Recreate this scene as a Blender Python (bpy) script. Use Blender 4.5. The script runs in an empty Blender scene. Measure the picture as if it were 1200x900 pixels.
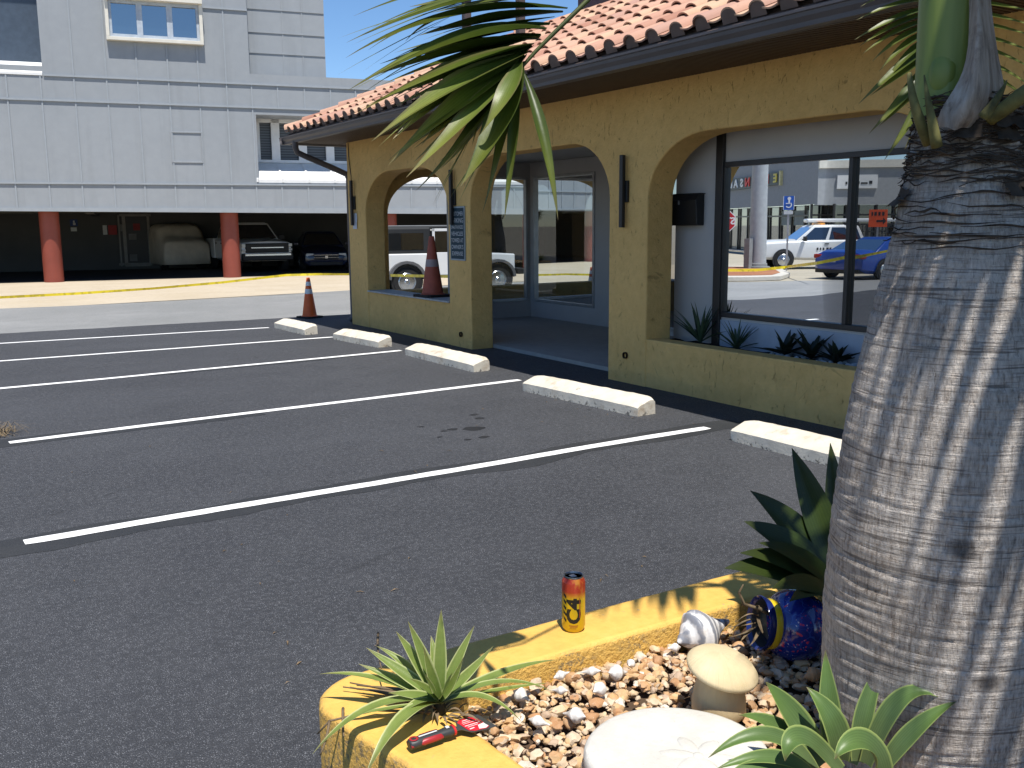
import bpy, bmesh, math, random
from mathutils import Vector, Matrix, noise as mnoise
random.seed(7)
S = bpy.context.scene
COL = S.collection
PI = math.pi
R = math.radians
V = Vector

# ---------------------------------------------------------------- camera model
F_PX, PITCH, YAW, ROLL, CAM_H = 1130.0, R(9.45), R(31.6), R(-0.45), 1.7
_f = V((math.sin(YAW) * math.cos(PITCH), math.cos(YAW) * math.cos(PITCH), -math.sin(PITCH)))
_r0 = V((math.cos(YAW), -math.sin(YAW), 0.0))
_u0 = _r0.cross(_f)
_r = _r0 * math.cos(ROLL) + _u0 * math.sin(ROLL)
_u = -_r0 * math.sin(ROLL) + _u0 * math.cos(ROLL)
CAM = V((0, 0, CAM_H))


def ray(x, y):
    return _r * ((x - 600) / F_PX) + _u * ((450 - y) / F_PX) + _f


def onz(x, y, z=0.0):
    d = ray(x, y)
    return CAM + d * ((z - CAM.z) / d.z)


def onx(x, y, X):
    d = ray(x, y)
    return CAM + d * ((X - CAM.x) / d.x)


def at(x, y, depth):
    return CAM + ray(x, y) * depth


def lerp(a, b, t):
    return a + (b - a) * t


# ---------------------------------------------------------------- mesh builder
class MB:
    def __init__(s):
        s.v, s.f, s.c, s.m = [], [], [], []
        s.mi = 0

    def add(s, verts, faces, cols=None):
        o = len(s.v)
        s.v += [V(p) for p in verts]
        s.f += [[i + o for i in f] for f in faces]
        s.m += [s.mi] * len(faces)
        s.c += cols if cols else [(0, 0, 0, 1)] * len(verts)
        return s

    def hexa(s, p):
        return s.add(p, [(0, 3, 2, 1), (4, 5, 6, 7), (0, 1, 5, 4), (1, 2, 6, 5), (2, 3, 7, 6), (3, 0, 4, 7)])

    def box(s, x0, x1, y0, y1, z0, z1):
        return s.hexa([(x0, y0, z0), (x1, y0, z0), (x1, y1, z0), (x0, y1, z0), (x0, y0, z1), (x1, y0, z1), (x1, y1, z1), (x0, y1, z1)])

    def obox(s, o, ax, ay, az):
        """box from corner o with edge vectors"""
        o, ax, ay, az = V(o), V(ax), V(ay), V(az)
        return s.hexa([o, o + ax, o + ax + ay, o + ay, o + az, o + ax + az, o + ax + ay + az, o + ay + az])

    def quad(s, a, b, c, d):
        return s.add([a, b, c, d], [(0, 1, 2, 3)])

    def poly(s, pts):
        return s.add(pts, [tuple(range(len(pts)))])

    def grid(s, rows, closed=False, cols=None):
        n = len(rows[0])
        v = [p for r in rows for p in r]
        f = []
        for i in range(len(rows) - 1):
            for j in range(n if closed else n - 1):
                k = (j + 1) % n
                f.append((i * n + j, i * n + k, (i + 1) * n + k, (i + 1) * n + j))
        return s.add(v, f, cols)

    def loft(s, rings, cap=True):
        n = len(rings[0])
        o = len(s.v)
        s.grid(rings, closed=True)
        if cap:
            s.f.append([o + i for i in range(n)][::-1])
            s.f.append([o + (len(rings) - 1) * n + i for i in range(n)])
            s.m += [s.mi] * 2
        return s

    def tube(s, pts, rad, n=8, cap=True):
        pts = [V(p) for p in pts]
        if not hasattr(rad, '__len__'):
            rad = [rad] * len(pts)
        rings = []
        t0 = (pts[1] - pts[0]).normalized()
        up = V((0, 0, 1)) if abs(t0.z) < .95 else V((1, 0, 0))
        a = t0.cross(up).normalized()
        for i, p in enumerate(pts):
            t = (pts[min(i + 1, len(pts) - 1)] - pts[max(i - 1, 0)]).normalized()
            a = (a - t * a.dot(t)).normalized()
            b = t.cross(a)
            rings.append([p + a * (rad[i] * math.cos(2 * PI * k / n)) + b * (rad[i] * math.sin(2 * PI * k / n)) for k in range(n)])
        return s.loft(rings, cap)

    def cyl(s, p0, p1, r0, r1=None, n=16, cap=True):
        return s.tube([p0, p1], [r0, r0 if r1 is None else r1], n, cap)

    def lathe(s, prof, o=(0, 0, 0), n=24, axis=None, cap=True):
        """prof: (r, h) list around axis through o"""
        o = V(o)
        w = V(axis).normalized() if axis else V((0, 0, 1))
        a = w.orthogonal().normalized()
        b = w.cross(a)
        rings = [[o + w * h + a * (r * math.cos(2 * PI * k / n)) + b * (r * math.sin(2 * PI * k / n)) for k in range(n)] for r, h in prof]
        return s.loft(rings, cap)

    def prism(s, poly, ext):
        ext = V(ext)
        poly = [V(p) for p in poly]
        return s.loft([poly, [p + ext for p in poly]])

    def blob(s, c, rx, ry, rz, rot=None, amp=.15, seed=0, sub=2):
        bm = bmesh.new()
        bmesh.ops.create_icosphere(bm, subdivisions=sub, radius=1)
        rot = rot or Matrix.Identity(3)
        vs = []
        for v in bm.verts:
            k = 1 + amp * mnoise.noise(v.co * 1.3 + V((seed * 3.1, seed * 1.7, seed)))
            vs.append(V(c) + rot @ V((v.co.x * rx * k, v.co.y * ry * k, v.co.z * rz * k)))
        s.add(vs, [[v.index for v in f.verts] for f in bm.faces])
        bm.free()
        return s

    def leaf(s, path, width, nrm, fold=.25, cols=True, fl=0, thick=0):
        """strip along path; width(t) half width; nrm: general up side"""
        rows, cc = [], []
        n = len(path)
        path = [V(p) for p in path]
        side0 = None
        for i, p in enumerate(path):
            t = (path[min(i + 1, n - 1)] - path[max(i - 1, 0)]).normalized()
            sd = t.cross(V(nrm))
            if sd.length < 1e-4:
                sd = side0 or V((1, 0, 0))
            sd.normalize()
            if side0 is not None and sd.dot(side0) < 0:
                sd = -sd
            side0 = sd
            up = sd.cross(t).normalized()
            u = i / (n - 1)
            w = width(u)
            rows.append([p - sd * w + up * (w * fold), p - sd * (w * .5) + up * (w * fold * .35), p, p + sd * (w * .5) + up * (w * fold * .35), p + sd * w + up * (w * fold)])
            cc += [(u, 1, fl, 1), (u, .5, fl, 1), (u, 0, fl, 1), (u, .5, fl, 1), (u, 1, fl, 1)]
        s.grid(rows, cols=cc)
        if thick:
            rows2 = []
            for i, r in enumerate(rows):
                up = (r[0] + r[4]) * .5 - r[2]
                t = (path[min(i + 1, n - 1)] - path[max(i - 1, 0)]).normalized()
                dn = -(t.cross(r[0] - r[4])).normalized()
                if dn.dot(up) > 0:
                    dn = -dn
                w = width(i / (n - 1))
                rows2.append([r[0] + dn * .0004, r[1] + dn * thick * min(1, w * 40), r[2] + dn * thick * 1.5 * min(1, w * 40), r[3] + dn * thick * min(1, w * 40), r[4] + dn * .0004])
            o = len(s.v)
            s.grid([r[::-1] for r in rows2], cols=cc)
        return s

    def build(s, name, mat, parent=None, smooth=False, bevel=0, local=False, base=None, seg=2, subsurf=0, wn=False):
        me = bpy.data.meshes.new(name)
        off = V((0, 0, 0))
        if not local:
            if parent is not None:
                q = parent
                while q is not None:
                    off = off + q.location
                    q = q.parent
            elif base is not None:
                off = V(base)
        me.from_pydata([p - off for p in s.v], [], s.f)
        mats = mat if isinstance(mat, (list, tuple)) else [mat]
        for m in mats:
            me.materials.append(m)
        if len(mats) > 1:
            me.polygons.foreach_set('material_index', s.m)
        if any(c != (0, 0, 0, 1) for c in s.c):
            ca = me.color_attributes.new('leaf', 'FLOAT_COLOR', 'POINT')
            ca.data.foreach_set('color', [x for c in s.c for x in c])
        bm = bmesh.new()
        bm.from_mesh(me)
        bmesh.ops.recalc_face_normals(bm, faces=bm.faces)
        bm.to_mesh(me)
        bm.free()
        if smooth:
            me.polygons.foreach_set('use_smooth', [True] * len(me.polygons))
            if smooth is not True:
                me.set_sharp_from_angle(angle=R(smooth))
        me.update()
        o = bpy.data.objects.new(name, me)
        COL.objects.link(o)
        if parent is not None:
            o.parent = parent
        elif base is not None:
            o.location = V(base)
        if bevel:
            b = o.modifiers.new('bevel', 'BEVEL')
            b.width = bevel
            b.segments = seg
            b.limit_method = 'ANGLE'
            b.angle_limit = R(35)
        if subsurf:
            b = o.modifiers.new('sub', 'SUBSURF')
            b.levels = b.render_levels = subsurf
        return o


def tag(o, label=None, cat=None, group=None, kind=None):
    if label:
        o['label'] = label
    if cat:
        o['category'] = cat
    if group:
        o['group'] = group
    if kind:
        o['kind'] = kind
    return o


def thing(name, label, cat, loc=(0, 0, 0), rotz=0.0, group=None):
    o = bpy.data.objects.new(name, None)
    o.empty_display_size = .2
    COL.objects.link(o)
    o.location = loc
    o.rotation_euler = (0, 0, rotz)
    return tag(o, label, cat, group)


def dup(root, loc, rotz=None, label=None):
    r = root.copy()
    COL.objects.link(r)
    r.location = loc
    if rotz is not None:
        r.rotation_euler = (0, 0, rotz)
    if label:
        r['label'] = label
    for ch in list(root.children):
        c = ch.copy()
        COL.objects.link(c)
        c.parent = r
        for g in list(ch.children):
            d = g.copy()
            COL.objects.link(d)
            d.parent = c
    return r


def struct(name, mb, mat, **k):
    return tag(mb.build(name, mat, **k), kind='structure')


def flat_text(body, size, align='CENTER', bold=.0, extrude=0.0, spacing=1.0):
    """text as a flat mesh in the XY plane -> (verts, faces)"""
    cu = bpy.data.curves.new('t', 'FONT')
    cu.body = body
    cu.size = size
    cu.align_x = align
    cu.align_y = 'CENTER'
    cu.offset = bold
    cu.extrude = extrude
    cu.space_line = spacing
    cu.resolution_u = 3
    ob = bpy.data.objects.new('t', cu)
    COL.objects.link(ob)
    dg = bpy.context.evaluated_depsgraph_get()
    me = bpy.data.meshes.new_from_object(ob.evaluated_get(dg))
    vs = [v.co.copy() for v in me.vertices]
    fs = [list(p.vertices) for p in me.polygons]
    bpy.data.objects.remove(ob)
    bpy.data.curves.remove(cu)
    bpy.data.meshes.remove(me)
    return vs, fs


def curve_panel(outer, holes, half, bevel, xf):
    """flat outline with holes -> solid with rounded edges; xf maps (a,b,c)->world. returns MB"""
    cu = bpy.data.curves.new('c', 'CURVE')
    cu.dimensions = '2D'
    cu.fill_mode = 'BOTH'
    cu.extrude = half - bevel
    cu.bevel_depth = bevel
    cu.bevel_resolution = 2
    for pts in [outer] + holes:
        sp = cu.splines.new('POLY')
        sp.points.add(len(pts) - 1)
        for p, q in zip(sp.points, pts):
            p.co = (q[0], q[1], 0, 1)
        sp.use_cyclic_u = True
    cu.offset = -bevel
    ob = bpy.data.objects.new('c', cu)
    COL.objects.link(ob)
    dg = bpy.context.evaluated_depsgraph_get()
    me = bpy.data.meshes.new_from_object(ob.evaluated_get(dg))
    mb = MB()
    mb.add([xf(*v.co) for v in me.vertices], [list(p.vertices) for p in me.polygons])
    bpy.data.objects.remove(ob)
    bpy.data.curves.remove(cu)
    bpy.data.meshes.remove(me)
    return mb


# ---------------------------------------------------------------- materials
def srgb(r, g, b):
    f = lambda c: (c / 255) / 12.92 if c / 255 <= .04045 else ((c / 255 + .055) / 1.055) ** 2.4
    return (f(r), f(g), f(b))


class NT:
    def __init__(s, name):
        s.mat = bpy.data.materials.new(name)
        s.mat.use_nodes = True
        s.nt = s.mat.node_tree
        s.b = s.nt.nodes['Principled BSDF']
        s.out = s.nt.nodes['Material Output']
        s._tc = None

    def n(s, t, **k):
        nd = s.nt.nodes.new(t)
        for a, b in k.items():
            setattr(nd, a, b)
        return nd

    def l(s, a, b):
        s.nt.links.new(a, b)

    def co(s, scale=None, kind='Object'):
        if s._tc is None:
            s._tc = s.n('ShaderNodeTexCoord')
        o = s._tc.outputs[kind]
        if scale is None:
            return o
        m = s.n('ShaderNodeMapping')
        m.inputs['Scale'].default_value = scale if hasattr(scale, '__len__') else (scale,) * 3
        s.l(o, m.inputs['Vector'])
        return m.outputs['Vector']

    def noise(s, scale, detail=4, rough=.55, sc=None, dist=0.0):
        t = s.n('ShaderNodeTexNoise')
        t.inputs['Scale'].default_value = scale
        t.inputs['Detail'].default_value = detail
        t.inputs['Roughness'].default_value = rough
        t.inputs['Distortion'].default_value = dist
        s.l(s.co(sc), t.inputs['Vector'])
        return t.outputs['Fac']

    def voro(s, scale, sc=None, feature='F1', out='Distance'):
        t = s.n('ShaderNodeTexVoronoi', feature=feature)
        t.inputs['Scale'].default_value = scale
        s.l(s.co(sc), t.inputs['Vector'])
        return t.outputs[out]

    def ramp(s, fac, stops, interp='LINEAR'):
        r = s.n('ShaderNodeValToRGB')
        r.color_ramp.interpolation = interp
        el = r.color_ramp.elements
        while len(el) < len(stops):
            el.new(.5)
        for e, (p, c) in zip(el, stops):
            e.position = p
            e.color = (*c, 1) if len(c) == 3 else c
        s.l(fac, r.inputs['Fac'])
        return r.outputs['Color']

    def rng(s, fac, a, b, c=0.0, d=1.0):
        m = s.n('ShaderNodeMapRange')
        m.inputs[1].default_value = a
        m.inputs[2].default_value = b
        m.inputs[3].default_value = c
        m.inputs[4].default_value = d
        s.l(fac, m.inputs[0])
        return m.outputs[0]

    def math(s, op, a, b=None):
        m = s.n('ShaderNodeMath', operation=op)
        for i, x in enumerate((a, b)):
            if x is None:
                continue
            if isinstance(x, (int, float)):
                m.inputs[i].default_value = x
            else:
                s.l(x, m.inputs[i])
        return m.outputs[0]

    def mix(s, fac, a, b, mode='MIX'):
        m = s.n('ShaderNodeMix', data_type='RGBA', blend_type=mode)
        for i, x in ((0, fac), (6, a), (7, b)):
            if isinstance(x, (int, float)):
                m.inputs[i].default_value = x
            elif isinstance(x, tuple):
                m.inputs[i].default_value = (*x, 1)
            else:
                s.l(x, m.inputs[i])
        return m.outputs[2]

    def attr(s, name='leaf'):
        a = s.n('ShaderNodeVertexColor', layer_name=name)
        sp = s.n('ShaderNodeSeparateColor')
        s.l(a.outputs['Color'], sp.inputs[0])
        return sp.outputs

    def bump(s, h, strength=.3, dist=.01, prev=None):
        b = s.n('ShaderNodeBump')
        b.inputs['Strength'].default_value = strength
        b.inputs['Distance'].default_value = dist
        s.l(h, b.inputs['Height'])
        if prev is not None:
            s.l(prev, b.inputs['Normal'])
        return b.outputs['Normal']

    def fin(s, col=None, rough=.7, spec=.4, metal=0.0, normal=None, coat=0.0):
        for nm, x in (('Base Color', col), ('Roughness', rough), ('Specular IOR Level', spec), ('Metallic', metal), ('Normal', normal), ('Coat Weight', coat)):
            if x is None:
                continue
            i = s.b.inputs[nm]
            if isinstance(x, tuple):
                i.default_value = (*x, 1)
            elif isinstance(x, (int, float)):
                i.default_value = x
            else:
                s.l(x, i)
        return s.mat


def plain(name, col, rough=.6, spec=.4, metal=0.0, var=.12, sc=6.0, bump=0.0, bsc=60.0, coat=0.0):
    m = NT(name)
    f = m.noise(sc, 5)
    c = m.mix(m.rng(f, .3, .7), tuple(x * (1 - var) for x in col), tuple(min(1, x * (1 + var)) for x in col))
    nrm = m.bump(m.noise(bsc, 4), bump, .005) if bump else None
    return m.fin(c, rough, spec, metal, nrm, coat)


def leafmat(name, stops, edge=None, trans=.35, rough=.45, varsc=14.0, spec=.4, edge_at=.72):
    """colour runs along the leaf (attribute R), margin colour by attribute G; translucent"""
    m = NT(name)
    a = m.attr()
    c = m.ramp(a[0], stops)
    streak = m.noise(varsc, 4)
    c = m.mix(m.rng(streak, .3, .7, 0, .45), c, (0.0, 0.0, 0.0), 'MIX') if False else m.mix(m.rng(streak, .35, .7, 0, .35), c, (.45, .5, .3), 'MULTIPLY')
    vein = m.math('SINE', m.math('MULTIPLY', a[1], 34.0))
    c = m.mix(m.rng(vein, -.2, 1, 0, .22), c, (.25, .3, .15), 'MULTIPLY')
    sc_ = m.noise(varsc * 2.3, 5, .75)
    c = m.mix(m.rng(sc_, .66, .72, 0, .55), c, (.16, .12, .05))
    if edge:
        c = m.mix(m.rng(a[1], edge_at, edge_at + .15), c, edge)
    m.fin(c, rough, spec, 0, m.bump(m.noise(varsc * 4, 3), .12, .003))
    tr = m.n('ShaderNodeBsdfTranslucent')
    m.l(c, tr.inputs['Color'])
    mx = m.n('ShaderNodeMixShader')
    mx.inputs[0].default_value = trans
    m.l(m.b.outputs[0], mx.inputs[1])
    m.l(tr.outputs[0], mx.inputs[2])
    m.l(mx.outputs[0], m.out.inputs['Surface'])
    return m.mat
# ---------------------------------------------------------------- materials
def m_asphalt(name, dark, light, speck, bumpk=.5, fine=1.0):
    m = NT(name)
    big = m.noise(.35, 5, .6)
    mid = m.noise(3.0, 6, .65)
    f = m.math('ADD', m.math('MULTIPLY', big, .6), m.math('MULTIPLY', mid, .4))
    c = m.ramp(f, [(.40, dark), (.60, light)])
    worn = m.noise(.8, 4, .6, sc=(.35, 1.0, 1.0), dist=.6)
    c = m.mix(m.rng(worn, .5, .72, 0, .35), c, tuple(x * 1.5 for x in light))
    vv = m.voro(165 * fine)
    vm = m.noise(30 * fine, 4, .7)
    g = m.math('MULTIPLY', m.rng(vv, .18, .40, 1, 0), m.rng(vm, .42, .56))
    c = m.mix(m.math('MULTIPLY', g, .8), c, speck)
    grit = m.noise(190 * fine, 3, .7)
    c = m.mix(m.rng(grit, .38, .62, .55, 0), c, tuple(x * .25 for x in dark))
    # hairline cracks
    cr = m.voro(.55, feature='DISTANCE_TO_EDGE')
    wob = m.noise(2.6, 5)
    crk = m.math('MULTIPLY', m.rng(m.math('ADD', cr, m.math('MULTIPLY', wob, .06)), .024, .034, 1, 0), m.rng(m.noise(.9, 3), .5, .6))
    c = m.mix(m.math('MULTIPLY', crk, .5), c, tuple(x * .35 for x in dark))
    h = m.math('ADD', m.math('MULTIPLY', vv, .8), m.math('MULTIPLY', grit, .7))
    nrm = m.bump(h, bumpk, .012)
    return m.fin(c, m.rng(mid, .3, .7, .62, .8), .5, 0, nrm)


M = {}
M['asphalt'] = m_asphalt('asphalt_sealed', (.045, .0475, .055), (.067, .070, .079), (.42, .43, .46), .85)
M['seal'] = m_asphalt('asphalt_sealcoat_patch', (.022, .024, .027), (.032, .034, .037), (.05, .053, .057), .25)
M['road'] = m_asphalt('asphalt_weathered', (.245, .25, .245), (.30, .30, .295), (.40, .40, .39), .3, .8)
M['garage_floor'] = m_asphalt('garage_asphalt_shaded', (.03, .03, .032), (.045, .045, .047), (.06, .06, .06), .2)  # dark floor tone, mostly the garage shade put into the colour


def m_concrete(name, a, b, bump=.25):
    m = NT(name)
    f = m.math('ADD', m.math('MULTIPLY', m.noise(.6, 6, .65), .6), m.math('MULTIPLY', m.noise(9, 5), .4))
    c = m.ramp(f, [(.35, a), (.62, b)])
    sp = m.noise(60, 3)
    c = m.mix(m.rng(sp, .55, .75, 0, .25), c, tuple(x * .55 for x in a))
    return m.fin(c, .85, .25, 0, m.bump(m.noise(45, 5), bump, .006))


M['apron'] = m_concrete('sand_concrete', (.42, .35, .25), (.50, .43, .33))
M['slab'] = m_concrete('grey_concrete', (.31, .295, .27), (.39, .37, .34))
M['terrain'] = m_concrete('dusty_ground', (.30, .27, .21), (.38, .34, .27))
M['kerb'] = m_concrete('kerb_concrete', (.45, .43, .38), (.55, .52, .47))


def m_paint_line():
    m = NT('road_paint_white')
    w = m.noise(40, 5, .7)
    c = m.mix(m.rng(w, .64, .74, 0, .55), (.86, .86, .85), (.3, .3, .3))
    c = m.mix(m.rng(m.noise(3, 3), .3, .7, 0, .12), c, (.55, .54, .52))
    return m.fin(c, .6, .4, 0, m.bump(m.noise(140, 3), .5, .004))


M['line'] = m_paint_line()


def m_stucco(name, a, b, sc=1.0, streak=True, bump=.7):
    m = NT(name)
    f = m.math('ADD', m.math('MULTIPLY', m.noise(.9 * sc, 5, .6), .55), m.math('MULTIPLY', m.noise(11 * sc, 5), .45))
    c = m.ramp(f, [(.36, a), (.62, b)])
    bl = m.noise(.55 * sc, 6, .68, dist=.5)
    c = m.mix(m.rng(bl, .52, .70, 0, .35), c, tuple(x * .72 for x in a))
    c = m.mix(m.rng(m.noise(1.7 * sc, 5, .7), .60, .70, 0, .30), c, tuple(min(1, x * 1.25) for x in b))
    cr = m.voro(.8 * sc, feature='DISTANCE_TO_EDGE')
    crk = m.math('MULTIPLY', m.rng(m.math('ADD', cr, m.math('MULTIPLY', m.noise(4 * sc, 5), .05)), .022, .028, 1, 0), m.rng(m.noise(.7 * sc, 3), .52, .6))
    c = m.mix(m.math('MULTIPLY', crk, .5), c, tuple(x * .4 for x in a))
    # trowel skips: short mostly upright dark scratches
    t = m.noise(5 * sc, 6, .72, sc=(1, 4.0, 1.6), dist=.8)
    sk = m.rng(t, .60, .68)
    c = m.mix(m.math('MULTIPLY', sk, .5), c, tuple(x * .42 for x in a))
    h = m.math('SUBTRACT', m.math('ADD', m.noise(26 * sc, 5, .6), m.math('MULTIPLY', m.noise(6 * sc, 4), .8)), m.math('MULTIPLY', sk, .7))
    return m.fin(c, .8, .3, 0, m.bump(h, bump, .012))


M['ochre'] = m_stucco('ochre_stucco', (.66, .405, .135), (.77, .49, .175))
M['yellow'] = None


def m_yellow():
    m = NT('yellow_painted_block')
    f = m.math('ADD', m.math('MULTIPLY', m.noise(2.2, 5, .6), .6), m.math('MULTIPLY', m.noise(30, 5), .4))
    c = m.ramp(f, [(.33, (.60, .345, .075)), (.5, (.70, .42, .095)), (.68, (.74, .47, .12))])
    geo = m.n('ShaderNodeNewGeometry')
    sx = m.n('ShaderNodeSeparateXYZ')
    m.l(geo.outputs['True Normal'], sx.inputs[0])
    side = m.rng(sx.outputs['Z'], .5, .8, 1, 0)
    # bare grey-brown mortar where paint missed the rough sides
    pit = m.noise(55, 4, .65)
    miss = m.math('MULTIPLY', m.rng(pit, .5, .58), m.math('MULTIPLY', side, m.rng(m.noise(7, 3), .4, .55)))
    c = m.mix(m.math('MULTIPLY', miss, .8), c, (.22, .17, .10))
    chips = m.math('MULTIPLY', m.rng(m.noise(16, 5, .7), .68, .71), .7)
    c = m.mix(chips, c, (.35, .27, .16))
    h = m.math('ADD', m.math('MULTIPLY', m.noise(75, 5, .65), m.math('ADD', m.math('MULTIPLY', side, 1.3), .25)), m.math('MULTIPLY', m.noise(9, 4), .6))
    return m.fin(c, .6, .4, 0, m.bump(h, .8, .012))


M['yellow'] = m_yellow()
M['offwhite'] = plain('porch_paint', (.47, .45, .43), .7, .3, var=.06, sc=1.5, bump=.15, bsc=40)
M['bluegrey'] = plain('sill_paint', (.36, .40, .47), .6, .3, var=.08)
M['bronze'] = plain('dark_bronze', (.028, .024, .022), .42, .5, var=.2, sc=3)
M['gutter'] = plain('gutter_brown', (.085, .073, .073), .45, .5, var=.12, sc=2)
M['soffit'] = plain('soffit_brown', (.085, .050, .028), .6, .4)
M['alu'] = plain('aluminium_frame', (.42, .42, .42), .4, .5, .6)
M['black'] = plain('black_metal', (.012, .012, .013), .45, .45)
M['rubber'] = plain('black_rubber', (.018, .018, .019), .75, .3, bump=.2)
M['plum'] = plain('plum_fascia', (.045, .033, .045), .55, .4)
M['ribwhite'] = plain('white_paint', (.72, .72, .71), .55, .4, var=.05)
M['trim'] = plain('cream_trim', (.66, .63, .55), .6, .35, var=.06)
M['blue_glass'] = None


def m_glass(name, tint, refl, wav=.0, wsc=.8, rough=.004):
    """tinted reflective pane in front of a dark room"""
    m = NT(name)
    m.fin(tint, .3, .2)
    g = m.n('ShaderNodeBsdfGlossy')
    g.inputs['Roughness'].default_value = rough
    g.inputs['Color'].default_value = (.93, .97, 1.0, 1)
    lw = m.n('ShaderNodeLayerWeight')
    lw.inputs['Blend'].default_value = .35
    fac = m.rng(lw.outputs['Fresnel'], 0, 1, refl, 1)
    mx = m.n('ShaderNodeMixShader')
    m.l(fac, mx.inputs[0])
    m.l(m.b.outputs[0], mx.inputs[1])
    m.l(g.outputs[0], mx.inputs[2])
    m.l(mx.outputs[0], m.out.inputs['Surface'])
    if wav:
        m.l(m.bump(m.noise(wsc, 2, .4), wav, .01), g.inputs['Normal'])
    return m.mat


M['shopglass'] = m_glass('mirror_tint_glass', (.006, .007, .008), .36, .10, .55)
M['paneglass'] = m_glass('blue_sky_glass', (.01, .018, .03), .30)
def m_clear():
    m = NT('clear_glass')
    t = m.n('ShaderNodeBsdfTransparent')
    t.inputs['Color'].default_value = (.62, .68, .70, 1)
    g = m.n('ShaderNodeBsdfGlossy')
    g.inputs['Roughness'].default_value = .01
    mx = m.n('ShaderNodeMixShader')
    mx.inputs[0].default_value = .10
    m.l(t.outputs[0], mx.inputs[1])
    m.l(g.outputs[0], mx.inputs[2])
    m.l(mx.outputs[0], m.out.inputs['Surface'])
    return m.mat


M['clearglass'] = m_clear()
M['carglass'] = m_glass('car_glass', (.006, .007, .008), .10)


def m_tile():
    m = NT('clay_tile')
    geo = m.n('ShaderNodeNewGeometry')
    c = m.ramp(geo.outputs['Random Per Island'], [(0, (.34, .165, .115)), (.25, (.45, .255, .185)), (.5, (.50, .305, .22)), (.75, (.54, .365, .24)), (1, (.39, .23, .185))])
    c = m.mix(m.rng(m.noise(5, 5), .4, .7, 0, .4), c, (.42, .24, .16))
    c = m.mix(m.rng(m.noise(22, 5, .7), .6, .72, 0, .5), c, (.20, .15, .12))
    return m.fin(c, .8, .25, 0, m.bump(m.noise(50, 4), .25, .006))


M['tile'] = m_tile()
M['tile_dark'] = plain('tile_plug', (.17, .125, .105), .9, .2, bump=.4, bsc=30)


def m_stop():
    m = NT('wheel_stop_paint')
    oi = m.n('ShaderNodeObjectInfo')
    add = m.n('ShaderNodeVectorMath', operation='ADD')
    cmb = m.n('ShaderNodeCombineXYZ')
    m.l(m.math('MULTIPLY', oi.outputs['Random'], 37.0), cmb.inputs[0])
    m.l(m.co(), add.inputs[0])
    m.l(cmb.outputs[0], add.inputs[1])

    def nz(sc, d, r):
        t = m.n('ShaderNodeTexNoise')
        t.inputs['Scale'].default_value = sc
        t.inputs['Detail'].default_value = d
        t.inputs['Roughness'].default_value = r
        m.l(add.outputs[0], t.inputs['Vector'])
        return t.outputs['Fac']
    c = m.mix(m.rng(nz(7, 5, .6), .35, .7), (.58, .53, .44), (.68, .63, .53))
    sz = m.n('ShaderNodeSeparateXYZ')
    m.l(m.co(), sz.inputs[0])
    low = m.rng(sz.outputs['Z'], .0, .10, .20, 0)
    wear = m.math('ADD', nz(17, 6, .75), low)
    c = m.mix(m.rng(wear, .71, .76, 0, .8), c, (.06, .055, .05))
    c = m.mix(m.rng(nz(4, 5, .68), .56, .68, 0, .7), c, (.40, .31, .21))
    c = m.mix(m.rng(nz(9, 4, .7), .66, .72, 0, .6), c, (.10, .09, .08))
    return m.fin(c, .75, .3, 0, m.bump(nz(40, 5, .7), .5, .01))


M['stop'] = m_stop()


def m_greyclad():
    m = NT('grey_cladding')
    f = m.math('ADD', m.math('MULTIPLY', m.noise(.25, 4), .6), m.math('MULTIPLY', m.noise(4, 4), .4))
    c = m.ramp(f, [(.35, (.272, .292, .312)), (.65, (.307, .327, .347))])
    st = m.noise(1.0, 5, .6, sc=(2.6, 2.6, .16))
    c = m.mix(m.rng(st, .52, .72, 0, .22), c, (.18, .19, .195))
    return m.fin(c, .6, .35, 0, m.bump(m.noise(14, 3), .06, .01))


M['clad'] = m_greyclad()
M['clad_lt'] = plain('cladding_batten', (.305, .332, .358), .6, .35, var=.05)
M['redcol'] = plain('red_column_paint', (.235, .055, .036), .5, .4, var=.1, sc=2)
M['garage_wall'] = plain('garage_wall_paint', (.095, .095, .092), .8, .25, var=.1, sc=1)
M['blind'] = None


def m_blind():
    m = NT('louvre_blind')
    w = m.n('ShaderNodeTexWave', wave_type='BANDS', bands_direction='Z')
    w.inputs['Scale'].default_value = 3.6
    m.l(m.co(), w.inputs['Vector'])
    c = m.mix(w.outputs['Fac'], (.03, .033, .037), (.11, .115, .12))
    return m.fin(c, .35, .5)


M['blind'] = m_blind()
M['tape'] = None


def m_tape():
    m = NT('caution_tape')
    c = m.mix(m.rng(m.noise(7, 2, sc=(1, 1, 1)), .5, .58, 0, .35), (.72, .58, .03), (.10, .085, .02))
    return m.fin(c, .35, .5)


M['tape'] = m_tape()
M['cone'] = plain('cone_orange', (.80, .13, .025), .5, .4, var=.1, sc=8)
M['cone_old'] = plain('cone_faded_red', (.36, .085, .05), .6, .35, var=.15, sc=8)
M['reflect'] = plain('reflective_white', (.75, .75, .74), .4, .5, var=.06)
M['reflect_old'] = plain('reflective_grey', (.33, .26, .25), .5, .4)
# ---------------------------------------------------------------- ground sheets
def sheet(name, pts, z, mat, kind='structure'):
    mb = MB()
    mb.poly([(p[0], p[1], z) for p in pts])
    return tag(mb.build(name, mat), kind=kind)


mb = MB()
mb.box(-400, 400, -400, 400, -.5, -.016)
tag(mb.build('ground', M['terrain']), kind='structure')
sheet('concrete_apron', [(-7.6, 22.0), (2.0, 22.6), (1.465, 22.9), (9.7, 23.9), (30, 26), (30, 46), (-3.5, 46), (-7.6, 38)], -.006, M['apron'])
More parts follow.
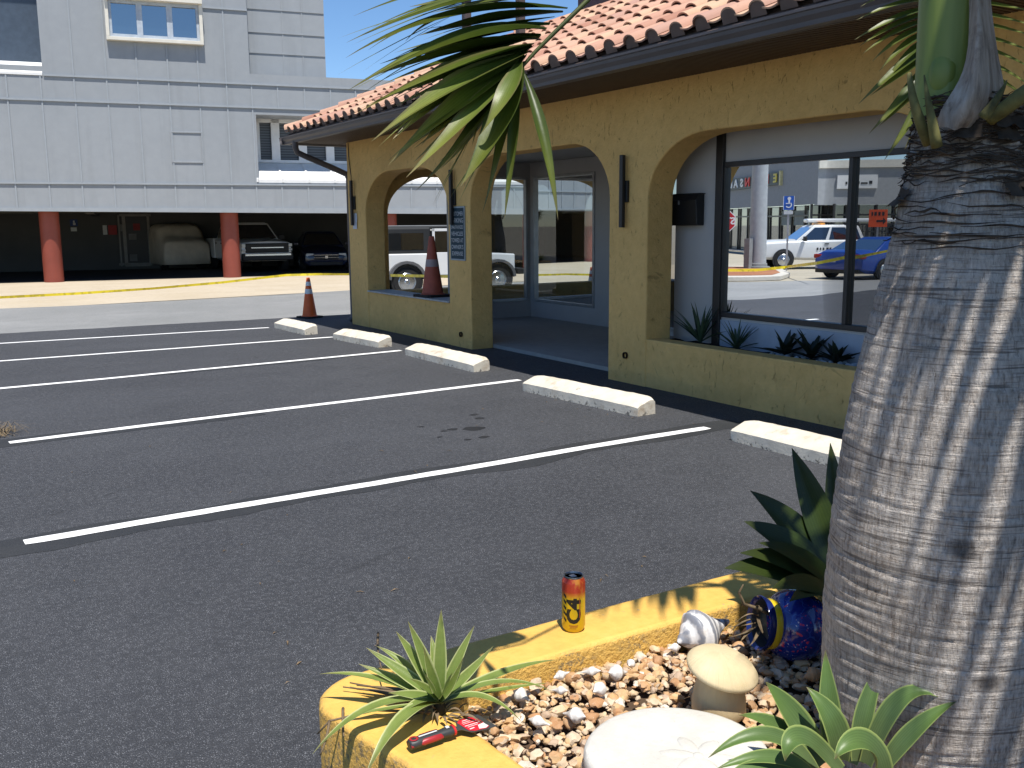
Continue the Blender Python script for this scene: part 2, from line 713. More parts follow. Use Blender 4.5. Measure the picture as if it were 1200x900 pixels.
# weathered road, kinked far edge
road = [(-80, 8), (-12, 12.5), (-6, 13.2), (2, 13.2), (30, 13.2), (30, 24.6)]
far = [onz(410, 340), onz(300, 347), onz(200, 352.5), onz(100, 357.5), onz(0, 361.5)]
road += [(p.x, p.y) for p in far] + [(-1.5, 21.9), (-5.6, 20.6), (-7.5, 19.6), (-10, 18.7), (-14, 18.4), (-80, 17)]
sheet('road', road, -.009 + .006, M['road'])
# sealed parking lot, slightly ragged far edge
edge = []
ctrl = [(-9, 15.9), (-6.1, 15.9), (-3.9, 15.3), (-1.6, 15.4), (1.1, 17.62), (3.6, 17.56), (7.1, 17.4), (20, 17.3)]
for (x0, y0), (x1, y1) in zip(ctrl, ctrl[1:]):
    n = max(2, int((x1 - x0) / .12))
    for i in range(n):
        t = i / n
        x = lerp(x0, x1, t)
        edge.append((x, lerp(y0, y1, t) + .05 * mnoise.noise(V((x * 2.1, 3, 0))) + .02 * mnoise.noise(V((x * 9, 1, 0)))))
lot = [(-9, -25), (20, -25), (20, 17.3)] + edge[::-1]
sheet('parking_lot', lot, .002, M['asphalt'])


def strip(pts, w, jit=.006, step=.08, seed=0.0, wj=0.0):
    """ragged painted strip along a polyline at given z (pts 2-D)"""
    L, Rr = [], []
    (x0, y0), (x1, y1) = pts
    d = V((x1 - x0, y1 - y0, 0))
    n = max(4, int(d.length / step))
    nn = V((-d.y, d.x, 0)).normalized()
    for i in range(n + 1):
        t = i / n
        p = V((x0, y0, 0)) + d * t
        bow = .022 * mnoise.noise(V((t * 4, seed * 5, 0)))
        a = w / 2 + jit * mnoise.noise(V((t * d.length * 6, seed, 1))) + wj * mnoise.noise(V((t * d.length * 1.3, seed, 4)))
        b = w / 2 + jit * mnoise.noise(V((t * d.length * 6, seed, 7))) + wj * mnoise.noise(V((t * d.length * 1.3, seed, 9)))
        e = min(1, min(t, 1 - t) * n / .5 + .85)
        L.append(p + nn * (bow + a * e))
        Rr.append(p + nn * (bow - b * e))
    return L, Rr


LINES = [((.374, 5.70), (5.52, 5.87)), ((.518, 8.53), (5.55, 8.85)), ((.50, 11.50), (5.55, 11.90)), ((.50, 13.92), (5.37, 13.97)), ((.50, 16.10), (4.99, 15.90))]
for i, pts in enumerate(LINES):
    L, Rr = strip(pts, .105 if i < 3 else .095, seed=i + 2.3)
    mb = MB()
    mb.grid([[p + V((0, 0, .006)) for p in L], [p + V((0, 0, .006)) for p in Rr]])
    tag(mb.build('painted_line', M['line']), kind='structure')
for k, (pts, w) in enumerate([(((.10, 5.66), (5.9, 5.90)), .31), (((.3, 8.50), (2.6, 8.64)), .30), (((2.2, 11.6), (5.2, 11.84)), .22)]):
    L, Rr = strip(pts, w, .02, seed=k + 20, wj=.11)
    mb = MB()
    mb.grid([[p + V((0, 0, .0035)) for p in L], [p + V((0, 0, .0035)) for p in Rr]])
    tag(mb.build('sealcoat_patch', M['seal']), kind='structure')
# dark drips in the second bay
mb = MB()
for k, (px, py, r) in enumerate([(556, 502, .10), (562, 490, .05), (530, 503, .05), (520, 505, .03), (567, 512, .05), (548, 515, .03), (555, 486, .04), (493, 500, .03), (515, 512, .025), (690, 480, .02)]):
    c = onz(px, py, .0035)
    mb.poly([c + V((r * (1 + .45 * mnoise.noise(V((math.cos(a), math.sin(a), k)))) * math.cos(a), .8 * r * (1 + .45 * mnoise.noise(V((math.cos(a), math.sin(a), k + 9)))) * math.sin(a), 0)) for a in [2 * PI * i / 16 for i in range(16)]])
tag(mb.build('oil_drips', plain('oil_drip', (.019, .020, .022), .5, .45)), kind='structure')
# traffic island with kerb (beyond the left edge of the photo, mirrored in the shop window)
isl = [(-5.7, 20.9), (-6.6, 20.5), (-7.8, 20.0), (-9.2, 20.9), (-11.5, 23.4), (-12, 25.5), (-10, 26.5), (-7.5, 25.0), (-6, 22.6)]
mb = MB()
mb.prism([(x, y, -.01) for x, y in isl], (0, 0, .14))
struct('traffic_island', mb, M['kerb'], bevel=.02)
cx, cy = sum(p[0] for p in isl) / len(isl), sum(p[1] for p in isl) / len(isl)
mb = MB()
mb.poly([(cx + (x - cx) * .84, cy + (y - cy) * .84, .135) for x, y in isl])
tag(mb.build('mulch_bed', m_concrete('red_mulch', (.26, .10, .05), (.36, .17, .09), .8)), kind='structure')

# ---------------------------------------------------------------- wheel stops
prof = [(-.125, 0), (-.125, .085), (-.105, .10), (.045, .155), (.10, .152), (.122, .13), (.125, 0)]
mb = MB()
rings = []
n = 36
for i in range(n + 1):
    t = i / n * 2 - 1
    e = min(1, (1 - abs(t)) * 12)
    ring = []
    for j, (x, z) in enumerate(prof):
        q = V((x * (.86 + .14 * e), t * .92, z * (.86 + .14 * e)))
        k = .007 * mnoise.noise(q * 9) + .010 * max(0, mnoise.noise(q * 4 + V((5, 5, 5))) - .15)
        if z > 0:
            q -= V((x, 0, z)).normalized() * k
        ring.append(q)
    rings.append(ring)
mb.loft(rings)
STOPS = [((5.20, 15.18, .003), 1.36, 2, 'small distant cream wheel stop nearest the orange cone, end of its row'),
         ((5.46, 13.05, .003), 1.36, 6, 'cream wheel stop below the end of the low arched wall, second from the cone'),
         ((5.52, 10.56, .003), 1.84, 0, 'middle cream wheel stop with brown scuffs in front of the porch opening'),
         ((5.385, 7.42, .003), 1.72, 4, 'long cream wheel stop with chipped lower edge in front of the porch pillar'),
         ((5.46, 4.55, .003), 1.74, 0, 'peeling white wheel stop partly hidden by the big dark green agave')]
ws = None
for loc, ln, rz, lab in STOPS:
    if ws is None:
        ws = mb.build('wheel_stop', M['stop'], smooth=28, local=True)
        o = ws
    else:
        o = ws.copy()
        COL.objects.link(o)
    o.location = loc
    o.scale = (1, ln / 1.84, 1)
    o.rotation_euler = (0, 0, R(rz))
    tag(o, lab, 'wheel stop', 'wheel stops along the restaurant front')

# ---------------------------------------------------------------- traffic cones
def cone(name, loc, h, mats, label, rz=0, bands=((.60, .72), (.80, .90))):
    t = thing(name, label, 'traffic cone', loc, R(rz))
    k = h / .71
    mb = MB()
    b = .18 * k
    c = .03 * k
    oc = [(-b, -b + c), (-b + c, -b), (b - c, -b), (b, -b + c), (b, b - c), (b - c, b), (-b + c, b), (-b, b - c)]
    mb.prism([(x, y, 0) for x, y in oc], (0, 0, .03 * k))
    mb.build('base', M['rubber'], t, local=True, bevel=.006)
    r = lambda z: lerp(.13 * k, .028 * k, (z - .03 * k) / (h - .03 * k))
    mb = MB()
    mb.lathe([(.15 * k, .03 * k), (r(.05 * k), .045 * k), (r(h * .5), h * .5), (r(h) + .004, h - .012), (r(h), h), (r(h) * .7, h), (r(h) * .7, h - .03)], n=28)
    mb.build('body', mats[0], t, smooth=40, local=True)
    for a, bb in bands:
        mb = MB()
        mb.lathe([(r(h * a) + .002, h * a), (r(h * bb) + .002, h * bb)], n=28, cap=False)
        mb.build('reflective_band', mats[1], t, smooth=True, local=True)
    return t


cone('traffic_cone', (6.19, 17.23, .002), .74, (M['cone'], M['reflect']), 'bright orange traffic cone with two white bands on the asphalt left of the building', 20)

# ---------------------------------------------------------------- dry weeds at the lot edge
mb = MB()
c = onz(0, 508)
random.seed(3)
for k in range(150):
    a = random.uniform(0, 2 * PI)
    r0 = random.uniform(0, .16)
    p = V((c.x - .02 + r0 * math.cos(a), c.y + r0 * 1.4 * math.sin(a), .002))
    ln = random.uniform(.05, .20)
    b = random.uniform(0, 2 * PI)
    d = V((math.cos(b), math.sin(b), 0))
    mb.leaf([p, p + d * ln * .5 + V((0, 0, ln * random.uniform(.1, .5))), p + d * ln + V((0, 0, ln * random.uniform(0, .4)))], lambda u: .0035 * (1 - u * .8), (0, 0, 1))
tag(mb.build('dead_weed', plain('dry_straw', (.20, .15, .09), .9, .2), base=(c.x, c.y, 0)), 'tuft of dry brown dead weeds on the asphalt at the end of a white line', 'weed')
# ---------------------------------------------------------------- restaurant
XW, TH = 6.4, .34
REST = thing('restaurant_building', 'ochre stucco restaurant with three arches under a clay tile roof', 'building', (6.4, 8, 0))


def arch(y0, y1, zs, zt, a, zb=-.05):
    """opening polygon points from (y0,zb) up over to (y1,zb)"""
    pts = [(y0, zb)]
    n = 12
    for i in range(n + 1):
        t = PI - PI / 2 * i / n
        pts.append((y0 + a + a * math.cos(t), zs + (zt - zs) * math.sin(t)))
    for i in range(n + 1):
        t = PI / 2 - PI / 2 * i / n
        pts.append((y1 - a + a * math.cos(t), zs + (zt - zs) * math.sin(t)))
    pts.append((y1, zb))
    return pts


out = [(-6, -.05), (-4.2, -.05)]
for ar in (arch(-3.4, .2, 1.93, 2.54, .85), arch(4.30, 7.75, 1.93, 2.54, .85), arch(8.39, 11.44, 1.95, 2.57, .72), arch(12.07, 14.96, 1.88, 2.52, .95)):
    out += ar
out += [(15.69, -.05), (15.69, 3.085), (-6, 3.085)]
mb = curve_panel(out, [], TH / 2, .018, lambda a, b, c: (XW + TH / 2 + c, a, b))
mb.build('arcade_wall', M['ochre'], REST)
# low walls set a little back between the pillars
mb = MB()
mb.box(6.418, 6.725, 12.055, 14.975, -.05, .598)
mb.build('low_wall', M['ochre'], REST, bevel=.012)
mb = MB()
mb.box(6.412, 6.62, 4.285, 7.765, -.05, .503)
mb.build('low_wall', M['ochre'], REST, bevel=.014)
# tiled sill of the first arch
mb = MB()
for i in range(24):
    y = 12.075 + i * .12
    mb.box(6.385, 6.80, y, y + .113, .598, .622 + .001 * (i % 3))
mb.build('tile_sill', plain('grey_sill_tile', (.44, .44, .42), .6, .4, var=.15, sc=9), REST, bevel=.004)
# scupper pipes low in the pillars
for y, z in ((11.73, .185), (8.07, .30)):
    mb = MB()
    mb.lathe([(.036, 0), (.036, .03), (.028, .03), (.028, -.02)], (6.405, y, z), 14, (-1, 0, 0), cap=False)
    mb.lathe([(.001, .004), (.029, .004)], (6.405, y, z), 14, (-1, 0, 0), cap=False)
    mb.build('scupper', plain('rusty_pipe', (.045, .025, .012), .8, .2), REST, smooth=40)
# end wall with an arch
mb = curve_panel([(6.74, -.05)] + [(13.8, -.05), (13.8, 3.085), (6.74, 3.085)], [arch(6.98, 10.35, 1.88, 2.52, .9, .56)], .17, .015, lambda a, b, c: (a, 15.515 + c, b))
mb.build('end_wall', M['ochre'], REST)


def holed_wall(mb, u0, u1, z0, z1, holes, d0, d1, xf):
    us = sorted({u0, u1, *[h[0] for h in holes], *[h[1] for h in holes]})
    zs = sorted({z0, z1, *[h[2] for h in holes], *[h[3] for h in holes]})
    us = [u for u in us if u0 <= u <= u1]
    zs = [z for z in zs if z0 <= z <= z1]
    solid = lambda i, j: 0 <= i < len(us) - 1 and 0 <= j < len(zs) - 1 and not any(h[0] < (us[i] + us[i + 1]) / 2 < h[1] and h[2] < (zs[j] + zs[j + 1]) / 2 < h[3] for h in holes)
    for i in range(len(us) - 1):
        for j in range(len(zs) - 1):
            if not solid(i, j):
                continue
            a, b, c, d = us[i], us[i + 1], zs[j], zs[j + 1]
            for q in (d0, d1):
                mb.quad(xf(a, q, c), xf(b, q, c), xf(b, q, d), xf(a, q, d))
            if not solid(i - 1, j):
                mb.quad(xf(a, d0, c), xf(a, d1, c), xf(a, d1, d), xf(a, d0, d))
            if not solid(i + 1, j):
                mb.quad(xf(b, d0, c), xf(b, d1, c), xf(b, d1, d), xf(b, d0, d))
            if not solid(i, j - 1):
                mb.quad(xf(a, d0, c), xf(a, d1, c), xf(b, d1, c), xf(b, d0, c))
            if not solid(i, j + 1):
                mb.quad(xf(a, d0, d), xf(a, d1, d), xf(b, d1, d), xf(b, d0, d))
    return mb


# porch: inner wall, floor, ceiling
xfy = lambda u, d, z: (d, u, z)
PW, PY = 9.40, 14.62
wzt, wzb = onx(697, 201, PW).z, onx(697, 361, PW).z
wy0 = onx(697, 300, PW).y
dy0, dy1 = onx(806, 300, PW).y, onx(776, 300, PW).y
mb = MB()
holed_wall(mb, 8.37, PY, 0, 2.745, [(dy0, dy1, .12, wzt), (wy0, PY - .12, wzb, wzt)], PW, PW + .12, xfy)
xfx = lambda u, d, z: (u, d, z)
holed_wall(mb, 7.78, PW, 0, 2.745, [(7.84, PW - .06, wzb, wzt)], PY, PY + .10, xfx)
mb.build('porch_wall', M['offwhite'], REST)
mb = MB()
mb.box(6.74, PW, 7.95, 15.345, -.1, .05)
mb.build('porch_floor', M['slab'], REST)
mb = MB()
mb.box(6.74, 13.5, -4, 15.345, 2.75, 2.83)
mb.build('porch_ceiling', M['offwhite'], REST)
# bay behind the third arch
mb = MB()
BX = 6.95
bzt, bzb = onx(850, 190, BX).z, onx(845, 371, BX).z
by1, by2, bm = onx(845, 300, BX).y, onx(793, 200, BX).y, onx(994, 300, BX).y
holed_wall(mb, 3.4, by2, 0, 2.745, [(3.9, by1, bzb, bzt)], BX, BX + .12, xfy)
mb.box(BX + .12, PW, by2 - .12, by2, 0, 2.745)
mb.build('bay_wall', M['offwhite'], REST)
mb = MB()
mb.box(BX - .015, BX, 3.42, by1 + .04, .40, bzb - .03)
mb.build('apron_panel', M['bluegrey'], REST)
mb = MB()
mb.box(BX - .04, BX, by1 - .03, by1 + .07, .40, 2.745)
mb.build('bay_post', M['bronze'], REST, bevel=.004)
mb = MB()
mb.box(6.74, BX + .12, 3.28, 3.395, 0, 2.745)
mb.build('return_wall', plain('dark_return', (.05, .04, .03), .8), REST)


def window(parent, X, y0, y1, z0, z1, mulls, fm, gm, fw=.055, tilt=()):
    mb = MB()
    mb.box(X - .02, X + .06, y0, y1, z0, z0 + fw)
    mb.box(X - .02, X + .06, y0, y1, z1 - fw, z1)
    mb.box(X - .023, X + .058, y0, y0 + fw, z0 + fw, z1 - fw)
    mb.box(X - .023, X + .058, y1 - fw, y1, z0 + fw, z1 - fw)
    for m in mulls:
        mb.box(X - .023, X + .058, m - .022, m + .022, z0 + fw, z1 - fw)
    w = mb.build('window', fm, parent, bevel=.004)
    ys = [y0 + fw] + list(mulls) + [y1 - fw]
    for i, (a, b) in enumerate(zip(ys, ys[1:])):
        t = tilt[i] if i < len(tilt) else 0
        mb = MB()
        rows = []
        for yy in (a, b):
            o = (yy - (a + b) / 2) * t
            rows.append([(X + .02 + o, yy, z0 + fw), (X + .02 + o, yy, z1 - fw)])
        mb.grid(rows)
        mb.build('pane', gm, w)
    return w


window(REST, BX, 3.9, by1, bzb, bzt, [bm], M['bronze'], M['shopglass'], .05, (.004, -.003))
window(REST, PW, wy0, PY - .12, wzb, wzt, [], M['alu'], M['shopglass'], .045, (.003,))
window(REST, PW, dy0, dy1, .12, wzt, [], M['alu'], M['shopglass'], .05)
# clear side light across the porch end, the street shows through it
mb = MB()
mb.box(7.84, PW - .06, PY - .02, PY + .06, wzb, wzb + .05)
mb.box(7.84, PW - .06, PY - .02, PY + .06, wzt - .05, wzt)
mb.box(7.84, 7.885, PY - .023, PY + .058, wzb + .05, wzt - .05)
mb.box(PW - .105, PW - .06, PY - .023, PY + .058, wzb + .05, wzt - .05)
sw = mb.build('side_light', M['alu'], REST, bevel=.004)
mb = MB()
mb.quad((7.885, PY + .02, wzb + .05), (PW - .105, PY + .02, wzb + .05), (PW - .105, PY + .02, wzt - .05), (7.885, PY + .02, wzt - .05))
mb.build('pane', M['clearglass'], sw)
# unseen building mass and roof slab, added to keep sun from leaking in
mb = MB()
mb.box(PW + .14, 13.4, -6, PY, 0, 2.74)
mb.build('back_block', M['offwhite'], REST)
mb = MB()
mb.box(6.42, 13.9, -6, 15.66, 3.09, 3.2)
mb.build('roof_deck', M['soffit'], REST)
# soffit with fine ribs, fascia, gutter
mb = MB()
n = int((16.15 + 6) / .05)
for i in range(n):
    y = -6 + i * .05
    mb.box(5.58, 6.412, y, y + .034, 3.062, 3.078)
mb.box(5.58, 13.9, -6, 16.15, 3.079, 3.088)
for i in range(60):
    x = 6.45 + i * .05
    mb.box(x, x + .034, 15.70, 16.12, 3.062, 3.078)
mb.build('soffit', M['soffit'], REST)
gp = [(5.455, 3.172), (5.455, 3.152), (5.468, 3.146), (5.472, 3.118), (5.497, 3.085), (5.50, 3.052), (5.585, 3.052), (5.585, 3.15), (5.57, 3.15), (5.57, 3.075), (5.515, 3.07), (5.488, 3.12), (5.482, 3.172)]
mb = MB()
mb.loft([[(x, y, z - .0012 * (y - 5)) for x, z in gp] for y in (-6, 16.2)])
mb.box(5.50, 5.585, 16.19, 16.21, 3.05, 3.15)
# return along the end
mb.loft([[(x, 16.2 + (5.585 - xx), z - .013) for xx, z in gp] for x in (5.46, 13.9)])
mb.build('gutter', M['gutter'], REST)
mb = MB()
mb.box(5.59, 5.615, -6, 16.15, 3.05, 3.25)
mb.box(5.59, 13.9, 16.12, 16.15, 3.05, 3.25)
mb.build('fascia', M['gutter'], REST)
# downspout from the gutter end back to the corner
dsp = [(5.53, 15.72, 3.06), (5.53, 15.74, 2.96), (5.57, 15.76, 2.885), (5.70, 15.765, 2.83), (6.15, 15.765, 2.66), (6.42, 15.765, 2.55), (6.46, 15.765, 2.47), (6.46, 15.765, .12), (6.40, 15.80, .05)]
mb = MB()
mb.tube(dsp, .05, 10)
mb.build('downspout', M['gutter'], REST, smooth=50)
mb = MB()
mb.tube([(6.392, 15.58, 3.05), (6.390, 15.56, 2.8), (6.394, 15.5, 2.5), (6.392, 15.51, 2.3)], .006, 6)
mb.build('cable', M['black'], REST)

# ---- clay tile field
SL = .47
ang = math.atan(SL)
ux, uz = math.cos(ang), math.sin(ang)
E0 = V((5.49, 0, 3.215))
PIT, CRS = .297, .385
TOPX = 8.5
random.seed(11)


def tile_point(s, y, h):
    return V((E0.x + s * ux - h * uz, y, E0.z + s * uz + h * ux))


barrel = [(-.098 + .0, .0)]
prof_t = []
for i in range(9):
    a = PI - PI * i / 8
    prof_t.append((.082 * math.cos(a), .012 + .064 * math.sin(a)))
for i in range(1, 6):
    t = i / 5
    prof_t.append((.082 + (PIT - .164 + .02) * t, .012 - .016 * math.sin(PI * t)))
mb = MB()
ncol = int((16.4 + 3) / PIT)
ncrs = int((TOPX - E0.x) / ux / CRS) + 1
for j in range(ncol):
    yc = -3 + j * PIT + .1
    for i in range(ncrs):
        s0 = i * CRS - (.0 if i == 0 else 0)
        s1 = s0 + CRS + .05
        hipx = 16.05 - yc + 5.45
        if E0.x + s0 * ux + .1 > hipx:
            continue
        if E0.x + s1 * ux > hipx + .05:
            s1 = (hipx - E0.x) / ux
        dy, dh, ds = random.uniform(-.006, .006), random.uniform(-.004, .004), random.uniform(-.012, .012)
        rows = []
        for s, hh, k in ((s0 + ds, .030 + dh, 1.0), (s1, .0, .93)):
            rows.append([tile_point(s, yc + dy + p * (k if q > .02 else 1), q * k + hh) for p, q in prof_t])
        th = .014
        rows_b = [[p - V((-uz, 0, ux)) * th for p in r] for r in rows]
        n = len(prof_t)
        o = len(mb.v)
        mb.add(rows[0] + rows[1] + rows_b[0] + rows_b[1], [(a, a + 1, n + a + 1, n + a) for a in range(n - 1)] + [(2 * n + a, 3 * n + a, 3 * n + a + 1, 2 * n + a + 1) for a in range(n - 1)] + [(a, 2 * n + a, 2 * n + a + 1, a + 1) for a in range(n - 1)])
        if i == 0:  # mortar plugs under the eave barrels
            mb.mi = 1
            mb.add([tile_point(s0 + .012, yc + dy + p * .93, max(0, q * .93 + .030)) for p, q in prof_t[:9]] + [tile_point(s0 + .012, yc + .08, -.02), tile_point(s0 + .012, yc - .08, -.02)], [tuple(range(11))])
            mb.mi = 0
mb.build('roof_tiles', (M['tile'], M['tile_dark']), REST, smooth=50)
mb = MB()   # dark underlay below the tiles and the hidden end slope
mb.poly([tile_point(-.02, -4, -.03), tile_point(-.02, 16.02, -.03), tile_point((TOPX - E0.x) / ux, 16.05 - (TOPX - 5.45), -.03), tile_point((TOPX - E0.x) / ux, -4, -.03)])
mb.poly([tile_point(-.02, 16.03, -.03), (13.9, 16.03, E0.z - .02), (13.9, 13.0, E0.z + 3.03 * SL), tile_point((TOPX - E0.x) / ux, 16.05 - (TOPX - 5.45), -.03)])
mb.build('roof_underlay', M['tile_dark'], REST)
# hip cap barrels
mb = MB()
a0 = V((5.50, 16.02, 3.24))
a1 = V((8.50, 13.02, 3.24 + 3.0 * SL))
dv = a1 - a0
nb = 13
sd = dv.cross(V((0, 0, 1))).normalized()
up = sd.cross(dv).normalized()
for i in range(nb):
    p0 = a0 + dv * (i / nb) + V((0, 0, random.uniform(.028, .04)))
    p1 = a0 + dv * ((i + 1.15) / nb) + V((0, 0, .01))
    rows = []
    for p, r in ((p0, .105), (p1, .088)):
        rows.append([p + sd * (r * math.cos(PI * k / 10)) + up * (r * math.sin(PI * k / 10) - .02) for k in range(11)])
    for r in (0, 1):
        rows.append([q - up * .014 - (q - (p0, p1)[r]).normalized() * .004 for q in rows[r]])
    mb.grid([rows[0], rows[1]])
    mb.grid([rows[2], rows[0]])
mb.build('hip_caps', M['tile'], REST, smooth=50)
# plum parapet above the tiles and the open frame of brown posts behind
mb = MB()
zt = tile_point((TOPX - E0.x) / ux, 0, 0).z
mb.box(8.48, 13.9, -6, 11.9, zt - .12, zt + 1.1)
mb.build('parapet', M['plum'], REST, bevel=.01)
mb = MB()
for x, y in ((7.05, 12.62), (7.60, 12.05)):
    mb.box(x - .05, x + .05, y - .05, y + .05, 3.8, 5.45)
mb.box(6.9, 8.6, 12.36, 12.5, 5.3, 5.44)
mb.build('roof_frame', M['gutter'], REST)

# ---------------------------------------------------------------- things fixed to the front
def sconce(loc, label):
    t = thing('wall_lamp', label, 'wall lamp', loc, 0, 'black bar lamps on the pillars')
    mb = MB()
    mb.box(-.075, -.032, -.028, .028, -.37, .37)
    mb.build('bar', M['black'], t, local=True, bevel=.006)
    mb = MB()
    mb.box(-.034, 0, -.055, .055, -.11, .11)
    mb.build('mount', M['black'], t, local=True, bevel=.006)
    return t


sc0 = sconce((6.40, 8.10, 2.02), 'slim black bar lamp on the pillar between the porch and the planted arch')
dup(sc0, (6.40, 11.87, 2.06), 0, 'slim black bar lamp above the teal notice board')
dup(sc0, (6.40, 15.40, 2.06), 0, 'slim black bar lamp at the far corner above the white paper')
# notice board
t = thing('parking_sign', 'teal tow-away parking notice with white lettering on the second pillar', 'sign', (6.40, 11.77, 1.57))
mb = MB()
mb.box(-.018, -.006, -.20, .20, -.36, .36)
mb.build('board', plain('teal_sign', (.012, .040, .058), .6, .3), t, local=True, bevel=.004)
mb = MB()
for a, b, c, d in ((-.205, .205, .345, .365), (-.205, .205, -.365, -.345), (-.205, -.19, -.345, .345), (.19, .205, -.345, .345)):
    mb.box(-.0205, -.004, a, b, c, d)
mb.build('border', plain('sign_border', (.30, .36, .38), .5), t, local=True)
mb = MB()
for i, (w, sz) in enumerate((('CUSTOMER', .075), ('PARKING', .085), ('UNAUTHORIZED', .060), ('VEHICLES', .075), ('TOWED AT', .075), ("OWNER'S", .075), ('EXPENSE', .075))):
    vs, fs = flat_text(w, sz * 1.05, bold=.0)
    wd = max(v.x for v in vs) - min(v.x for v in vs)
    k = min(1, .34 / wd)
    mb.add([(-.0225, -v.x * k, v.y + .265 - i * .090) for v in vs], fs)
mb.build('lettering', plain('sign_white', (.55, .58, .58), .6), t, local=True)
# paper notice
mb = MB()
rows = []
for i in range(7):
    z = 1.63 + .26 * i / 6
    rows.append([(6.388 - .006 * math.sin(i * 1.1 + k), 15.30 + .18 * k / 3, z) for k in range(4)])
mb.grid(rows)
tag(mb.build('paper_notice', plain('white_paper', (.62, .64, .68), .8, .2), base=(6.39, 15.39, 1.63)), 'small white paper notice taped under the corner lamp', 'notice')
# mailbox
t = thing('mailbox', 'black metal mailbox on the white porch pillar left of the shop window', 'mailbox', (BX, onx(810, 246, BX).y, onx(810, 246, BX).z))
mb = MB()
mb.prism([(-.002, -.20, -.16), (-.10, -.20, -.16), (-.12, -.20, .10), (-.06, -.20, .16), (-.002, -.20, .16)], (0, .40, 0))
mb.build('box', M['black'], t, local=True, bevel=.008)
mb = MB()
mb.prism([(-.0, -.21, .165), (-.065, -.21, .168), (-.128, -.21, .10), (-.122, -.21, .095), (-.062, -.21, .160), (-.0, -.21, .157)], (0, .42, 0))
mb.build('lid', M['black'], t, local=True)
mb = MB()
mb.box(-.123, -.114, .05, .07, .055, .095)
mb.build('latch', M['alu'], t, local=True)
# doormat
mb = MB()
mb.loft([[(x, 8.9, .052), (x, 9.9, .052), (x, 9.9, .064), (x, 8.9, .064)] for x in (8.2, 9.0)])
tag(mb.build('doormat', M['rubber'], base=(8.6, 9.4, .06)), 'flat black doormat on the grey porch floor', 'doormat')
cone('traffic_cone', (6.62, 13.02, .623), .90, (M['cone_old'], M['reflect_old']), 'faded dull red traffic cone standing on the tiled sill of the low arch', 8, bands=((.50, .62),))

# planter bed behind the third arch
mb = MB()
rows = []
for i in range(14):
    x = 6.62 + (BX - 6.62) * i / 13
    rows.append([(x, 3.42 + 4.9 * k / 60, .455 + .02 * mnoise.noise(V((x * 8, k * .6, 0)))) for k in range(61)])
mb.grid(rows)
tag(mb.build('planter_soil', plain('dark_mulch', (.030, .024, .018), .95, .1, bump=.8, bsc=30)), kind='structure')
mb = MB()
random.seed(5)
for k in range(90):
    y = random.choice((random.gauss(5.0, .22), random.uniform(5.0, 6.4)))
    mb.blob((random.uniform(6.66, 6.9), y, .475), .028, .024, .018, Matrix.Rotation(random.uniform(0, 6), 3, 'Z'), .4, k, 1)
tag(mb.build('white_pebbles', plain('white_pebble', (.46, .48, .50), .8, .2)), 'pale pebbles around the dark plants in the shop window planter', 'pebbles', kind='stuff')
# ---------------------------------------------------------------- vehicles (local: +x front, z up)
def paint(name, col, rough=.28):
    m = NT(name)
    c = m.mix(m.rng(m.noise(3, 4), .35, .7, 0, .2), col, tuple(x * .8 for x in col))
    return m.fin(c, rough, .5, 0, None, .6)


CARPAINT = {k: paint('car_paint_' + k, c) for k, c in dict(white=(.72, .73, .73), blue=(.012, .06, .33), navy=(.012, .018, .045), silver=(.32, .33, .34)).items()}
M['lamp'] = plain('head_lamp', (.62, .63, .62), .15, .6, var=.05)
M['tail'] = plain('tail_lamp', (.30, .012, .012), .2, .6)
M['chrome'] = plain('chrome', (.55, .56, .57), .22, .5, .9, var=.05)
M['plate'] = plain('plate_white', (.55, .57, .56), .5)
M['trimblk'] = plain('black_trim', (.016, .016, .017), .55, .4)


def ring(w, zb, zs, zt):
    h = [(w * .80, zb), (w * .97, zb + .10), (w, (zb * .5 + zs * .5)), (w * .985, zs - .04), (w * .93, zs + .015), (w * .55, zt), (0, zt + .008)]
    return h + [(-a, b) for a, b in h[-2::-1]]


def shell(st):
    mb = MB()
    mb.loft([[(x, y, z) for y, z in ring(w, zb, zs, zt)] for x, w, zb, zs, zt in st])
    return mb


def house(g):
    """greenhouse: g = x front-bottom, x front-top, x rear-top, x rear-bottom, half width bottom, top, z belt, z roof"""
    xfb, xft, xrt, xrb, wb, wt, zb, zr = g
    mb = MB()
    B = [(xfb, wb), (xrb, wb), (xrb, -wb), (xfb, -wb)]
    T = [(xft, wt), (xrt, wt), (xrt, -wt), (xft, -wt)]
    xm = (xft + xrt) / 2
    T2 = [(lerp(x, xm, .12), y * .82) for x, y in T]
    mb.loft([[(x, y, zb - .05) for x, y in B], [(x, y, zb) for x, y in B], [(x, y, zr - .03) for x, y in T], [(x, y, zr + .02) for x, y in T2]])
    return mb


def pane(mb, a, b, c, d, n, off=.008):
    n = V(n).normalized() * off
    mb.quad(V(a) + n, V(b) + n, V(c) + n, V(d) + n)


